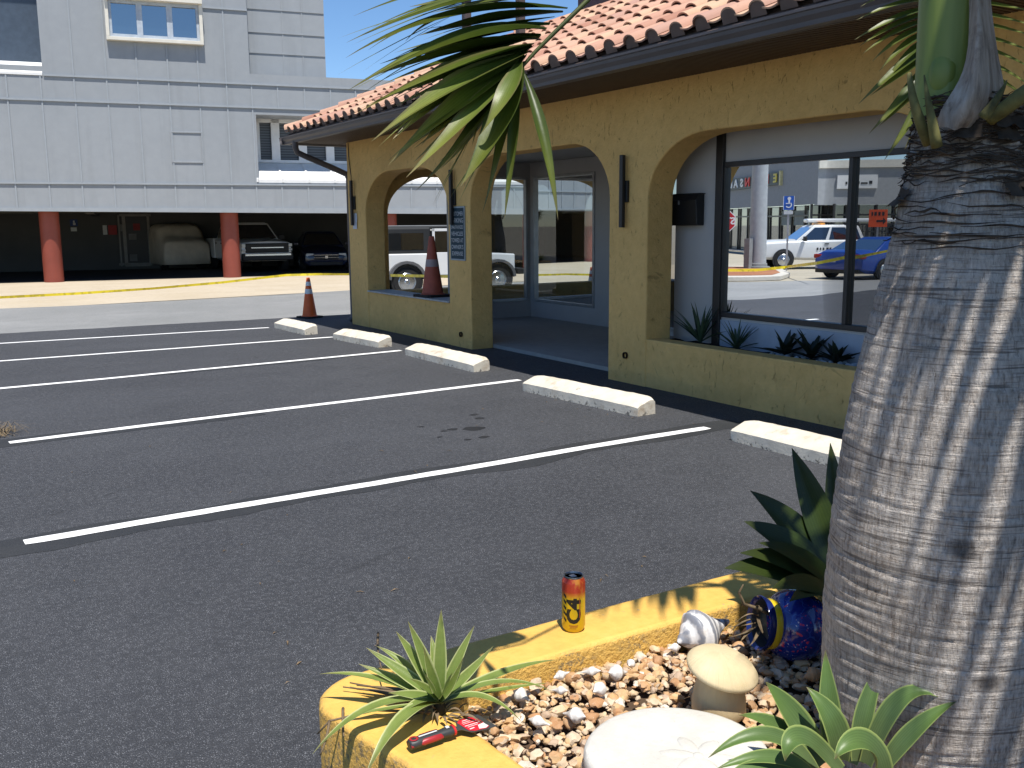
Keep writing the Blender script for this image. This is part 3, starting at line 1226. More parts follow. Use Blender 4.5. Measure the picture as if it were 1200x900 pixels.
def house_glass(g, splits, inset=.06):
    xfb, xft, xrt, xrb, wb, wt, zb, zr = g
    res = []
    zr -= .03
    h = zr - zb
    P = lambda s, u, v: V((lerp(lerp(xfb, xrb, u), lerp(xft, xrt, u), v), s * lerp(wb, wt, v), lerp(zb, zr, v)))
    for s in (1, -1):
        for a, b in splits:
            mb = MB()
            pane(mb, P(s, a, .06), P(s, b, .06), P(s, b, .90), P(s, a, .90), (0, s, .15))
            res.append(('side_window', mb))
    for xb, xt, nm, sx in ((xfb, xft, 'windscreen', 1), (xrb, xrt, 'rear_window', -1)):
        mb = MB()
        f = lambda y, v: V((lerp(xb, xt, v), y * lerp(wb, wt, v), lerp(zb, zr, v)))
        pane(mb, f(-.92, .07), f(.92, .07), f(.90, .92), f(-.90, .92), (sx * h, 0, abs(xb - xt)))
        res.append((nm, mb))
    return res


def wheels(t, xs, y, r, w=.22, rim=.62, mat=None):
    for x in xs:
        for s in (1, -1):
            mb = MB()
            prof = [(r * rim, -w / 2), (r * .93, -w / 2), (r, -w * .36), (r, w * .36), (r * .93, w / 2), (r * rim, w / 2)]
            mb.lathe(prof, (x, s * (y - w / 2 + .02), r), 28, (0, 1, 0), cap=False)
            wh = mb.build('wheel', M['rubber'], t, smooth=35, local=True)
            mb = MB()
            o = (x, s * (y + .024), r)
            mb.lathe([(r * rim, .0), (r * rim * .92, .015 * s), (r * rim * .86, -.02 * s), (r * .2, -.01 * s), (r * .12, .015 * s), (.001, .015 * s)], o, 24, (0, 1, 0), cap=False)
            mb.build('rim', mat or M['chrome'], wh, smooth=30, local=True)
            # wheel well
            mb = MB()
            mb.lathe([(.001, 0), (r * 1.13, 0)], (x, s * (y + .003), r + .02), 24, (0, 1, 0), cap=False)
            mb.build('wheel_arch', M['trimblk'], t, local=True)


def finish_house(t, g, splits, mat):
    b = house(g).build('cab', mat, t, smooth=35, local=True, bevel=.025)
    for nm, mb in house_glass(g, splits):
        mb.build(nm, M['carglass'], b, local=True)
    return b


def boxpart(t, name, mat, *bxs, bevel=.01):
    mb = MB()
    for b in bxs:
        mb.box(*b)
    return mb.build(name, mat, t, local=True, bevel=bevel)


def sedan(name, label, loc, rot, mat):
    t = thing(name, label, 'car', loc, rot)
    shell([(2.28, .62, .30, .50, .55), (2.22, .78, .20, .62, .68), (1.95, .86, .18, .70, .78), (1.0, .90, .18, .82, .92), (.6, .905, .18, .88, .94), (-1.0, .91, .18, .92, .96), (-1.55, .89, .18, .93, 1.02), (-2.05, .84, .22, .90, 1.03), (-2.26, .78, .28, .84, .96), (-2.33, .66, .34, .70, .80)]).build('body', mat, t, smooth=30, local=True, bevel=.01)
    finish_house(t, (1.05, .25, -.85, -1.75, .80, .58, .91, 1.43), [(.06, .33), (.36, .62), (.66, .80)], mat)
    wheels(t, (1.42, -1.38), .90, .335)
    boxpart(t, 'grille', M['trimblk'], (2.22, 2.30, -.45, .45, .42, .60), (2.2, 2.29, -.6, .6, .22, .34))
    boxpart(t, 'grille_bar', M['chrome'], (2.28, 2.312, -.46, .46, .585, .605), (2.28, 2.312, -.46, .46, .49, .505), (2.29, 2.315, -.05, .05, .47, .57), bevel=.004)
    for s in (1, -1):
        boxpart(t, 'headlight', M['lamp'], (2.08, 2.25, s * .60 - .14, s * .60 + .14, .54, .66), bevel=.03)
        boxpart(t, 'tail_light', M['tail'], (-2.315, -2.10, s * .64 - .17, s * .64 + .17, .72, .87), bevel=.03)
        boxpart(t, 'mirror', mat, (.72, .90, s * .99 - .09, s * .99 + .09, .93, 1.05), bevel=.03)
        for hx, hy, hz in ((-.25, .915, .80), (-1.15, .912, .82)):
            boxpart(t, 'door_handle', M['trimblk'], (hx, hx + .17, s * hy - .015, s * hy + .015, hz, hz + .03), bevel=.005)
    boxpart(t, 'number_plate', M['plate'], (-2.345, -2.30, -.16, .16, .60, .70), bevel=.003)
    boxpart(t, 'bumper', M['trimblk'], (-2.34, -2.0, -.70, .70, .22, .36), bevel=.02)
    return t


def pickup(name, label, loc, rot, mat, work=False):
    t = thing(name, label, 'pickup truck', loc, rot)
    shell([(2.85, .80, .50, .98, 1.02), (2.78, .92, .42, 1.06, 1.12), (2.2, .97, .40, 1.12, 1.20), (1.25, .985, .38, 1.16, 1.24), (.9, .985, .36, 1.16, 1.20), (-.95, .985, .36, 1.17, 1.19)]).build('body', mat, t, smooth=30, local=True, bevel=.015)
    finish_house(t, (1.35, .62, -.75, -1.0, .90, .72, 1.17, 1.80), [(.08, .50), (.56, .93)], mat)
    mb = MB()
    for s in (1, -1):
        mb.box(-2.85, -.96, s * .96 - .045, s * .96 + .045, .45, 1.22)
    mb.box(-2.86, -2.78, -.93, .93, .48, 1.20)
    mb.box(-2.82, -.96, -.93, .93, .55, .62)
    mb.build('cargo_bed', mat, t, local=True, bevel=.02)
    wheels(t, (1.85, -1.75), .985, .39, .26)
    boxpart(t, 'grille', M['trimblk'], (2.70, 2.89, -.80, .80, .72, 1.06), bevel=.03)
    boxpart(t, 'grille_bar', M['chrome'], (2.86, 2.905, -.60, .60, .88, .93), bevel=.008)
    boxpart(t, 'bumper', M['trimblk'], (2.74, 2.97, -.93, .93, .44, .70), bevel=.04)
    boxpart(t, 'bumper_bar', M['chrome'], (2.9, 2.985, -.85, .85, .60, .70), bevel=.02)
    for s in (1, -1):
        boxpart(t, 'headlight', M['lamp'], (2.72, 2.875, s * .80 - .13, s * .80 + .13, .93, 1.05), (2.74, 2.88, s * .83 - .10, s * .83 + .10, .78, .86), bevel=.02)
        boxpart(t, 'mirror', M['trimblk'], (.98, 1.10, s * 1.09 - .11, s * 1.09 + .11, 1.16, 1.36), bevel=.03)
        for hx in (.05, -.75):
            boxpart(t, 'door_handle', M['trimblk'], (hx, hx + .17, s * .99 - .012, s * .99 + .012, 1.02, 1.06), bevel=.004)
        boxpart(t, 'tail_light', M['tail'], (-2.87, -2.72, s * .94 - .07, s * .94 + .07, .80, 1.12), bevel=.02)
    if work:
        mb = MB()
        for s in (1, -1):
            for x in (-2.7, -1.85, -1.02):
                mb.box(x - .025, x + .025, s * .9 - .025, s * .9 + .025, 1.2, 1.83)
            mb.box(-2.75, -.98, s * .9 - .03, s * .9 + .03, 1.80, 1.86)
            mb.box(-2.75, -.98, s * .9 - .02, s * .9 + .02, 1.50, 1.54)
            for k in range(12):
                x = -2.6 + k * .14
                mb.box(x - .012, x + .012, s * .9 - .012, s * .9 + .012, 1.22, 1.8)
        mb.build('ladder_rack', M['trimblk'], t, local=True)
        boxpart(t, 'pipe_carrier', mat, (-2.9, .75, -.25, .25, 1.93, 2.08), bevel=.05)
        boxpart(t, 'beacon_bar', plain('amber', (.75, .30, .04), .3), (.1, .3, -.55, .55, 1.80, 1.90), bevel=.02)
        for s in (1, -1):
            mb = MB()
            for k, (x, w) in enumerate(((.50, .07), (.38, .05), (.26, .06), (.10, .09), (-.02, .07))):
                mb.box(x - w / 2, x + w / 2, s * .994 - .004, s * .994 + .004, .78, .88)
            mb.box(-.10, .15, s * .994 - .004, s * .994 + .004, .66, .70)
            mb.build('door_lettering', M['trimblk'], t, local=True)
    return t


def jeep(name, label, loc, rot, sc):
    t = thing(name, label, 'off-roader', loc, rot)
    t.scale = (sc,) * 3
    W = CARPAINT['white']
    boxpart(t, 'body', W, (-1.75, .62, -.78, .78, .52, 1.10), bevel=.03)
    mb = MB()
    mb.hexa([(.62, -.72, .60), (1.95, -.58, .62), (1.95, .58, .62), (.62, .72, .60), (.62, -.72, 1.10), (1.95, -.58, 1.04), (1.95, .58, 1.04), (.62, .72, 1.10)])
    mb.build('bonnet', W, t, local=True, bevel=.03)
    flare = plain('flare_grey', (.10, .10, .105), .6)
    hard = plain('black_hard_top', (.02, .022, .024), .6)
    boxpart(t, 'hard_top', hard, (-1.74, -.46, -.74, .74, 1.09, 1.76), (-1.70, .55, -.70, .70, 1.72, 1.80), bevel=.04)
    boxpart(t, 'roof_panel', plain('grey_roof', (.20, .21, .22), .5), (-1.66, .5, -.66, .66, 1.79, 1.815), bevel=.01)
    mb = MB()
    mb.hexa([(.50, -.70, 1.09), (.58, -.70, 1.09), (.58, .70, 1.09), (.50, .70, 1.09), (.38, -.66, 1.74), (.46, -.66, 1.74), (.46, .66, 1.74), (.38, .66, 1.74)])
    mb.build('windscreen', M['carglass'], t, local=True)
    for s in (1, -1):
        boxpart(t, 'quarter_window', M['carglass'], (-1.58, -.66, s * .742 - .006, s * .742 + .006, 1.20, 1.62), bevel=.0)
        mb = MB()
        y = s * .79
        for a in ((-.44, .50, .54, 1.12), (-.44, -.37, 1.12, 1.73), (-.44, .40, 1.66, 1.73), (.33, .42, 1.12, 1.70)):
            mb.box(a[0], a[1], y - .02, y + .015, a[2], a[3])
        d = mb.build('door', W, t, local=True, bevel=.008)
        boxpart(d, 'door_window', M['carglass'], (-.37, .34, y - .012, y, 1.12, 1.66), bevel=0)
        boxpart(d, 'handle', M['trimblk'], (-.36, -.18, y + .01, y + .04, .98, 1.03), bevel=.006)
        boxpart(d, 'emblem', M['trimblk'], (-.16, .12, y + .014, y + .018, .82, .95), (-.12, -.02, y + .014, y + .018, .74, .84), bevel=0)
        boxpart(t, 'tail_light', M['tail'], (-1.80, -1.70, s * .68 - .09, s * .68 + .09, .82, 1.02), bevel=.01)
        for xc in (-1.15, 1.35):
            mb = MB()
            a = [2 * PI * k / 20 for k in range(11)]
            out = [(xc + .50 * math.cos(q), .46 + .46 * math.sin(q)) for q in a]
            inn = [(xc + .43 * math.cos(q), .44 + .41 * math.sin(q)) for q in a][::-1]
            mb.prism([(x, s * .62, z) for x, z in out + inn], (0, s * .30, 0))
            mb.build('wheel_flare', flare, t, local=True)
    boxpart(t, 'bumper', M['trimblk'], (-1.92, -1.74, -.70, .70, .50, .66), bevel=.02)
    boxpart(t, 'bumper', M['trimblk'], (1.95, 2.15, -.75, .75, .50, .66), bevel=.02)
    mb = MB()
    mb.lathe([(.12, -.1), (.34, -.12), (.37, -.06), (.37, .06), (.34, .11), (.12, .09)], (-1.90, .05, 1.05), 28, (-1, 0, 0))
    mb.build('spare_wheel', M['rubber'], t, smooth=35, local=True)
    boxpart(t, 'wiper', M['trimblk'], (-1.80, -1.76, -.3, .0, 1.3, 1.33), bevel=0)
    wheels(t, (-1.15, 1.35), .84, .38, .25)
    return t


def heading(p, toward, a):
    """rotation so that +x points to 'toward' turned a degrees anticlockwise"""
    d = V((*toward, 0)[:3]) - V((*p, 0)[:3])
    return math.atan2(d.y, d.x) + R(a)


# parked behind the restaurant, seen through the first arch
Pj = at(515, 300, 23.8)
jeep('parked_offroader', 'white off-roader with black hard top seen through the first arch', (Pj.x, Pj.y, .003), heading((0, 0), (.85 * .93 + .52 * .37, -.52 * .93 + .85 * .37), 0), .92)
# in the garage under the grey building
Pt = at(289, 300, 37.6)
pickup('parked_pickup', 'white pickup truck with black grille half behind the second red column', (Pt.x, Pt.y, .0), heading(Pt, (0, 0), 15), CARPAINT['white'])
Ps = at(375, 300, 38.2)
sedan('parked_car', 'dark navy sedan in the darkest corner of the open garage', (Ps.x, Ps.y, .0), heading(Ps, (0, 0), 6), CARPAINT['navy'])
# covered car
Pc = at(203, 300, 39.6)
t = thing('covered_car', 'car under a beige fabric cover beside the garage door', 'covered car', (Pc.x, Pc.y, 0), heading(Pc, (0, 0), 14))
mb = MB()
st = [(2.25, .80, .62), (2.22, .90, 1.06), (1.95, .93, 1.20), (1.55, .94, 1.30), (1.2, .94, 1.70), (.9, .94, 1.80), (-1.2, .93, 1.80), (-2.1, .92, 1.70), (-2.25, .88, 1.2), (-2.3, .8, .6)]
rings = []
for i in range(33):
    u = i / 32 * (len(st) - 1)
    k = min(int(u), len(st) - 2)
    f = u - k
    x, w, zt = (lerp(a, b, f) for a, b in zip(st[k], st[k + 1]))
    ringp = []
    for j in range(25):
        a = PI * j / 24
        cy, sz = math.cos(a), math.sin(a)
        y = w * (1 if cy > 0 else -1) * abs(cy) ** .28
        z = .22 + (zt - .22) * sz ** .32
        q = V((x, y, z))
        kk = .03 * mnoise.noise(q * 2.2) + .014 * mnoise.noise(V((x * 6, y * 6, z * 1.2)))
        ringp.append(q + V((0, cy, sz)) * kk)
    rings.append(ringp)
mb.loft(rings)
mb.build('cover', plain('beige_cover', (.62, .55, .44), .85, .2, var=.15, sc=2, bump=.3, bsc=14), t, smooth=True, local=True)
wheels(t, (1.4, -1.4), .80, .33)
# across the street, mirrored in the shop window
GLX = 6.97


def virt(px, py, d):
    p = at(px, py, d)
    return V((2 * GLX - p.x, p.y, p.z))


Pw = virt(968, 300, 35.5)
wt = pickup('work_truck', 'white work pickup with ladder rack mirrored in the shop window', (Pw.x, Pw.y, 0), math.atan2(.52, .85), CARPAINT['white'], True)
Pb = virt(975, 300, 28.3)
sc_ = sedan('street_car', 'bright blue sedan mirrored in the right half of the shop window', (Pb.x - 2.3, Pb.y - .05, -.005), math.atan2(-.03, -1.0), CARPAINT['blue'])

wt.scale = (.90, .90, .86)
sc_.scale = (.90, .90, .84)
# ---------------------------------------------------------------- grey clad building with open garage
GE = V((.985, -.172, 0)).normalized()
GN = V((-GE.y, GE.x, 0)) * 1.0        # inward (away from the street)
if GN.y < 0:
    GN = -GN
GP = V((3.77, 32.95, 0))
GREY = thing('grey_building', 'grey panel clad building on red columns above an open garage', 'building', (GP.x, GP.y, 0))
gw = lambda u, d, z: GP + GE * u + GN * d + V((0, 0, z))
gx = lambda u, d, z: gw(u, d, z)


def gp(px, py, d=0.0):
    r = ray(px, py)
    o = GP + GN * d
    t = (o - CAM).dot(GN) / r.dot(GN)
    q = CAM + r * t
    return (q - o).dot(GE), q.z


def gbox(mb, u0, u1, d0, d1, z0, z1):
    return mb.obox(gw(u0, d0, z0), GE * (u1 - u0), GN * (d1 - d0), (0, 0, z1 - z0))


zb0, zb1 = gp(0, 243)[1], gp(413, 250)[1]
ZB = (zb0 + zb1) / 2
zmid = lambda a, b: (gp(*a)[1] + gp(*b)[1]) / 2
Z1 = zmid((0, 211), (296, 219))      # first ridge
Z2 = zmid((0, 113), (300, 128))
Z3 = zmid((50, 84), (296, 102))
Z4 = gp(260, 10)[1]
UM = gp(296, 150)[0]                 # right edge of the tall block
UW = 27.0                            # right end of the low wing
UL = -16.0
ZTOP = 14.0
w0, w1 = gp(127, 47)[0] + .05, gp(236, 50)[0] - .04
wz0 = zmid((130, 45), (236, 53)) + .06
wz1 = zmid((130, 1), (236, 4)) - .02
r1 = gp(46, 40)[0]
rz0 = gp(40, 77)[1]
mb = MB()
holed_wall(mb, UL, UM, ZB + .02, ZTOP, [(-5.5, r1, rz0, 11.0), (w0, w1, wz0, wz1)], 0, .3, gx)
FW = mb
# low wing with a window band
bz0, bz1 = Z1 + .06, gp(330, 137)[1] + .05
bu0 = gp(301, 160)[0]
mb = MB()
holed_wall(mb, UM, UW, ZB + .02, Z3 + .32, [(bu0, UW - .6, bz0, bz1)], 0, .28, gx)
WWALL = mb
mb = MB()
gbox(mb, UM + .01, UW, .28, 9, Z3 + .0, Z3 + .1)
gbox(mb, UL + .02, UM + .3, .3, 9, ZTOP - .3, ZTOP - .2)
mb.build('roof', M['slab'], GREY)
mb = MB()
gbox(mb, UM + .02, gp(381, 60, .4)[0], .4, 8, Z3 + .1, 13.5)
mb.build('tower', M['clad'], GREY)
# tower panel seams
mb = MB()
tu = gp(381, 60, .4)[0]
for px in (332, 355):
    u = gp(px, 60, .4)[0]
    gbox(mb, u - .02, u + .02, .385, .4, Z3 + .1, 13.4)
for py in (12, 39, 63):
    z = gp(330, py, .4)[1]
    gbox(mb, UM + .05, tu - .01, .375, .4, z - .025, z + .025)
mb.build('tower_seams', M['clad'], GREY)
# battens and ridges
mb = FW
mb.mi = 1
for px in (-600, -560, -520, -480, -440, -400, -360, -320, -280, -240, -200, -160, -110, -70, -30, 12, 52, 91, 129, 165, 201, 236, 268):
    u = gp(px, 150)[0]
    inrec = UL + .6 < u < r1 and u > -6
    inwin = w0 - .1 < u < w1 + .1
    segs = [(ZB + .06, Z1 - .03), (Z1 + .03, Z2 - .03), (Z2 + .03, Z3 - .03)]
    segs += [] if inrec else ([(Z3 + .03, wz0 - .12)] if inwin else [(Z3 + .03, ZTOP - .1)])
    for a, b in segs:
        gbox(mb, u - .022, u + .022, -.022, 0, a, b)
WWALL.mi = 1
for px in (299, 329, 360, 390, 419, 450, 481, 511, 541, 572, 602):
    u = gp(px, 190)[0]
    for a, b in ([(ZB + .06, Z1 - .03), (Z2 + .03 if u > bu0 else Z1 + .03, Z3 - .03)]):
        gbox(WWALL, u - .022, u + .022, -.022, 0, a, b)
for q, a, b in ((mb, UL, UM), (WWALL, UM, UW)):
    gbox(q, a, b, -.045, 0, Z1 - .03, Z1 + .025)
    gbox(q, a, b, -.045, 0, Z2 - .03, Z2 + .025)
    gbox(q, max(a, r1 + .02), b, -.045, 0, Z3 - .03, Z3 + .025)
gbox(mb, gp(237, 9)[0], UM, -.045, 0, Z4 - .03, Z4 + .02)
FW.build('front_wall', (M['clad'], M['clad_lt']), GREY)
WWALL.build('wing_wall', (M['clad'], M['clad_lt']), GREY)
# lower drip edge, a little lower towards the right
mb = MB()
mb.hexa([gw(UL, -.05, zb0 + .03), gw(UW, -.05, zb1 - .17), gw(UW, .25, zb1 - .17), gw(UL, .25, zb0 + .03), gw(UL, -.05, ZB + .14), gw(UW, -.05, ZB + .02), gw(UW, .25, ZB + .02), gw(UL, .25, ZB + .14)])
mb.build('drip_edge', M['clad_lt'], GREY)
# box framed window
mb = MB()
fd = -.20
gbox(mb, w0 - .10, w1 + .10, fd, .02, wz0 - .10, wz0)
gbox(mb, w0 - .10, w1 + .10, fd - .12, .02, wz1, wz1 + .12)
gbox(mb, w0 - .10, w0, fd, .02, wz0, wz1)
gbox(mb, w1, w1 + .10, fd, .02, wz0, wz1)
wf = mb.build('window', M['trim'], GREY, bevel=.006)
mb = MB()
wn = (w1 - w0) / 3
for i in range(3):
    a, b = w0 + i * wn, w0 + (i + 1) * wn
    for q in ((a, a + .085, wz0, wz1), (b - .085, b, wz0, wz1), (a + .085, b - .085, wz0, wz0 + .10), (a + .085, b - .085, wz1 - .1, wz1)):
        gbox(mb, q[0], q[1], -.10, .0, q[2], q[3])
mb.build('sash', plain('window_sash', (.42, .47, .53), .5), wf, bevel=.004)
for i in range(3):
    mb = MB()
    a, b = w0 + i * wn + .08, w0 + (i + 1) * wn - .08
    mb.quad(gw(a, -.03, wz0 + .09), gw(b, -.03, wz0 + .09), gw(b, -.03 + .004 * i, wz1 - .09), gw(a, -.03 + .004 * i, wz1 - .09))
    mb.build('pane', M['paneglass'], wf)
# recess at the top left with sunny sill
mb = MB()
gbox(mb, -5.5, r1, .3, 1.0, 11.0, 11.1)
gbox(mb, -5.55, -5.5, .3, 1.0, rz0, 11)
gbox(mb, r1 - .0, r1 + .05, .3, 1.0, rz0, 11)
mb.build('recess_reveal', M['clad'], GREY)
mb = MB()
mb.quad(gw(-5.5, .98, rz0), gw(r1, .98, rz0), gw(r1, .98, 11), gw(-5.5, .98, 11))
mb.build('recess_glass', plain('recess_blue', (.06, .08, .11), .35, .5), GREY)
mb = MB()
mb.loft([[gw(u, -.03, Z3 - .02), gw(u, -.03, Z3 + .05), gw(u, .16, gp(20, 71)[1]), gw(u, .97, gp(20, 71)[1] + .05), gw(u, .97, Z3)] for u in (-5.48, r1 - .01)])
mb.build('recess_sill', M['ribwhite'], GREY)
# square access panel
mb = MB()
a, b = gp(202, 170)[0], gp(236, 170)[0]
c, d = gp(220, 189)[1], gp(220, 156)[1]
gbox(mb, a, b, -.03, 0, d, d + .05)
gbox(mb, a, b, -.03, 0, c - .05, c)
gbox(mb, a - .04, a, -.03, 0, c - .05, d + .05)
gbox(mb, b, b + .04, -.03, 0, c - .05, d + .05)
mb.build('access_panel', M['clad'], GREY, bevel=.005)
# window band of the wing: sloped white sill, mullions, blinds
mb = MB()
zs = gp(330, 190, 1.25)[1]
mb.loft([[gw(u, -.01, bz0 + .0), gw(u, -.01, bz0 + .10), gw(u, 1.25, zs - .06), gw(u, 1.32, zs + .02), gw(u, 1.32, bz0)] for u in (bu0, UW - .6)])
for px in (301, 331, 362, 392, 422, 452, 482, 512, 542, 575):
    u = gp(px, 195)[0]
    mb.loft([[gw(u + k, -.03, bz0 + .02), gw(u + k, -.03, bz0 + .14), gw(u + k, 1.24, zs - .03), gw(u + k, 1.24, zs - .10)] for k in (-.03, .03)])
mb.build('sloped_sill', M['ribwhite'], GREY)
mb = MB()
for i, px in enumerate((301, 322.5, 354, 386, 414, 443, 472, 502, 532, 562)):
    u = gp(px, 160, 1.3)[0]
    wd = .14 if i in (1, 2, 3) else .09
    gbox(mb, u - wd, u + wd, 1.24, 1.36, zs, bz1)
gbox(mb, bu0, UW - .6, 1.24, 1.36, bz1 - .12, bz1)
gbox(mb, bu0, UW - .6, 1.22, 1.36, zs - .02, zs + .07)
wb = mb.build('window_band', M['ribwhite'], GREY)
mb = MB()
gbox(mb, bu0, UW - .6, 1.37, 1.42, zs, bz1)
mb.build('blinds', M['blind'], wb)
mb = MB()
gbox(mb, bu0 + .0, UW - .6, .28, 1.5, bz1, bz1 + .06)
gbox(mb, bu0 - .05, bu0, .28, 1.5, bz0, bz1)
mb.build('band_reveal', M['clad'], GREY)
# columns
for px, py in ((64, 330), (273, 325)):
    p = onz(px, py)
    u = (p - GP).dot(GE)
    mb = MB()
    c = gw(u, .56, 0)
    mb.cyl((c.x, c.y, -.02), (c.x, c.y, ZB + .2), .29, n=40)
    mb.build('column', M['redcol'], GREY, smooth=40)
u2 = (onz(273, 325) - GP).dot(GE)
du = u2 - (onz(64, 330) - GP).dot(GE)
for k in (1, 2, 3, -2, -3, -4):
    c = gw(u2 + du * k, .56, 0)
    mb = MB()
    mb.cyl((c.x, c.y, -.02), (c.x, c.y, ZB + .1), .29, n=40)
    mb.build('column', M['redcol'], GREY, smooth=40)
# garage shell; unseen end walls are added to keep it dark
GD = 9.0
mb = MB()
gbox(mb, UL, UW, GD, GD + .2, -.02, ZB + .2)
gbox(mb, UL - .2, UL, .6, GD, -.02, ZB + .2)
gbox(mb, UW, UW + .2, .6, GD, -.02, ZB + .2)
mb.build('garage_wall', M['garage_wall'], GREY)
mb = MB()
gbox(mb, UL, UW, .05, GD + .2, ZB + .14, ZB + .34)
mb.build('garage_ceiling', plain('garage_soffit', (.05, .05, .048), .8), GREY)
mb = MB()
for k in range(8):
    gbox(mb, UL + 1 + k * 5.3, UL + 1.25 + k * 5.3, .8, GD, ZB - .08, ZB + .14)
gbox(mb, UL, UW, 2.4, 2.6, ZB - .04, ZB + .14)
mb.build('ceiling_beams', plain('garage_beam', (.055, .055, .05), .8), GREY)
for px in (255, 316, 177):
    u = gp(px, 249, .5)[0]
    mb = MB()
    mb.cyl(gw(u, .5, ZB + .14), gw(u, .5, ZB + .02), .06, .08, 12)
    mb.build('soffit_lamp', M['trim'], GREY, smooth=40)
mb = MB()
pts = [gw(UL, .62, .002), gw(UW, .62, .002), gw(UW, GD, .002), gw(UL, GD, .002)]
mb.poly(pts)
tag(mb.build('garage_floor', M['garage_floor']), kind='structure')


def gpx(mb, px0, px1, py0, py1, d, th, grow=0):
    u0, u1 = gp(px0, (py0 + py1) / 2, d)[0], gp(px1, (py0 + py1) / 2, d)[0]
    z1, z0 = gp((px0 + px1) / 2, py0, d)[1], gp((px0 + px1) / 2, py1, d)[1]
    return gbox(mb, u0, u1, d - th, d, max(z0, .004), z1)


# glass door with sidelight at the back of the garage
D0 = GD - .02
mb = MB()
for q in ((139.5, 141.5, 252, 312), (144.5, 148.5, 252, 312), (173.5, 176.5, 252, 311), (139.5, 176.5, 250.5, 253.5), (148, 176, 308, 312), (139.5, 146, 308.5, 311)):
    gpx(mb, *q, D0, .09)
df = mb.build('glass_door', plain('door_frame_dim', (.22, .21, .19), .5), GREY)
for q in ((141.5, 144.5, 253.5, 308), (148.5, 173.5, 253.5, 308)):
    mb = MB()
    gpx(mb, *q, D0, .03)
    mb.build('door_glass', M['black'], df)
mb = MB()
for q in ((151, 160, 274, 281), (152, 161, 298, 306), (140.8, 144.4, 263, 271)):
    gpx(mb, *q, D0 - .035, .01)
mb.build('door_notices', plain('notice_white', (.16, .16, .16), .7), df)
mb = MB()
gpx(mb, 156, 164, 262, 270, D0 - .035, .01)
mb.build('door_emblem', plain('notice_red', (.25, .03, .03), .7), df)
mb = MB()
gpx(mb, 127, 137, 264, 275, D0, .03)
gpb = tag(mb.build('red_sign', plain('red_sign', (.32, .03, .03), .6), base=gw(1, GD, 1.5)), 'plain red sign on the garage wall left of the glass door', 'sign')
mb = MB()
gpx(mb, 120.5, 125.5, 264, 275, D0, .02)
tag(mb.build('wall_notice', M['plate'], base=gw(.5, GD, 1.5)), 'narrow white notice beside the red sign on the garage wall', 'notice')
t = thing('accessible_sign', 'dark blue accessible parking sign on the garage wall by the first red column', 'sign', gw(gp(86, 265, D0)[0], D0, gp(86, 270, D0)[1]))
mb = MB()
gpx(mb, 82, 91, 257, 265, D0, .02)
mb.build('panel', plain('sign_blue', (.02, .05, .18), .5), t)
mb = MB()
gpx(mb, 83, 90, 266.5, 271, D0, .02)
mb.build('lower_plate', M['plate'], t)
mb = MB()
gpx(mb, 85.5, 87.5, 258.5, 261, D0 - .021, .004)
gpx(mb, 85.5, 88.5, 261.2, 263.8, D0 - .021, .004)
mb.build('symbol', M['plate'], t)
# antenna on the wing roof
mb = MB()
u, z = gp(306, 92, 1.2)
mb.cyl(gw(u, 1.2, Z3), gw(u, 1.2, Z3 + .75), .03, n=8)
mb.tube([gw(u, 1.2, Z3 + .5), gw(u - .25, 1.2, Z3 + .35), gw(u - .33, 1.2, Z3 + .6)], .012, 6)
mb.tube([gw(u, 1.2, Z3 + .55), gw(u + .4, 1.2, Z3 + .3), gw(u + .9, 1.2, Z3 + .2)], .008, 6)
mb.build('antenna', M['black'], GREY)

# ---------------------------------------------------------------- caution tape strung low across the far kerb
tp = [(-70, 357, 20.5), (0, 348.5, 22.0), (90, 344, 23.0), (180, 338, 24.0), (260, 331, 24.8), (335, 322.5, 25.6), (372, 321.5, 25.7), (414, 321.5, 25.6), (470, 323, 21.8), (525, 324, 19.6), (560, 324.5, 18.4)]
P = [at(*q) for q in tp]
mb = MB()
rows = []
for i in range(len(P) - 1):
    for k in range(8):
        p = P[i].lerp(P[i + 1], k / 8)
        tw = .9 * mnoise.noise(V((i + k / 8, 2.2, 0)) * .8)
        a = V((math.sin(tw) * .5, math.sin(tw) * .85, math.cos(tw))) * .03
        rows.append([p - a, p + a])
mb.grid(rows)
tag(mb.build('caution_tape', M['tape']), 'yellow caution tape stretched low across the drive and past the arch', 'caution tape')
for p, lab in ((P[0], 'thin steel stake holding the near end of the yellow tape'), (P[-1], 'thin steel stake holding the far end of the yellow tape')):
    mb = MB()
    mb.cyl((p.x, p.y, 0), (p.x, p.y, p.z + .15), .018, n=10)
    tag(mb.build('stake', M['alu'], smooth=40, base=(p.x, p.y, 0)), lab, 'stake')
# ---------------------------------------------------------------- the corner across the road (seen mirrored in the shop glass)
def face_mb():
    return MB()


v1, v2, v3 = virt(790, 265, 74), virt(962, 265, 45.5), virt(1150, 265, 46)
for q in (v1, v2, v3):
    q.z = 0
SHOP = thing('shop_building', 'low grey shop building with dark storefront mirrored in the window', 'building', (v2.x, v2.y, 0))


def wallrun(mb, a, b, z0, z1, back, th=.3):
    d = (b - a)
    n = V((-d.y, d.x, 0)).normalized()
    if n.dot(V((7, 7, 0)) - a) > 0:
        n = -n
    mb.obox(a + n * back + V((0, 0, z0)), d, n * th, (0, 0, z1 - z0))
    return n


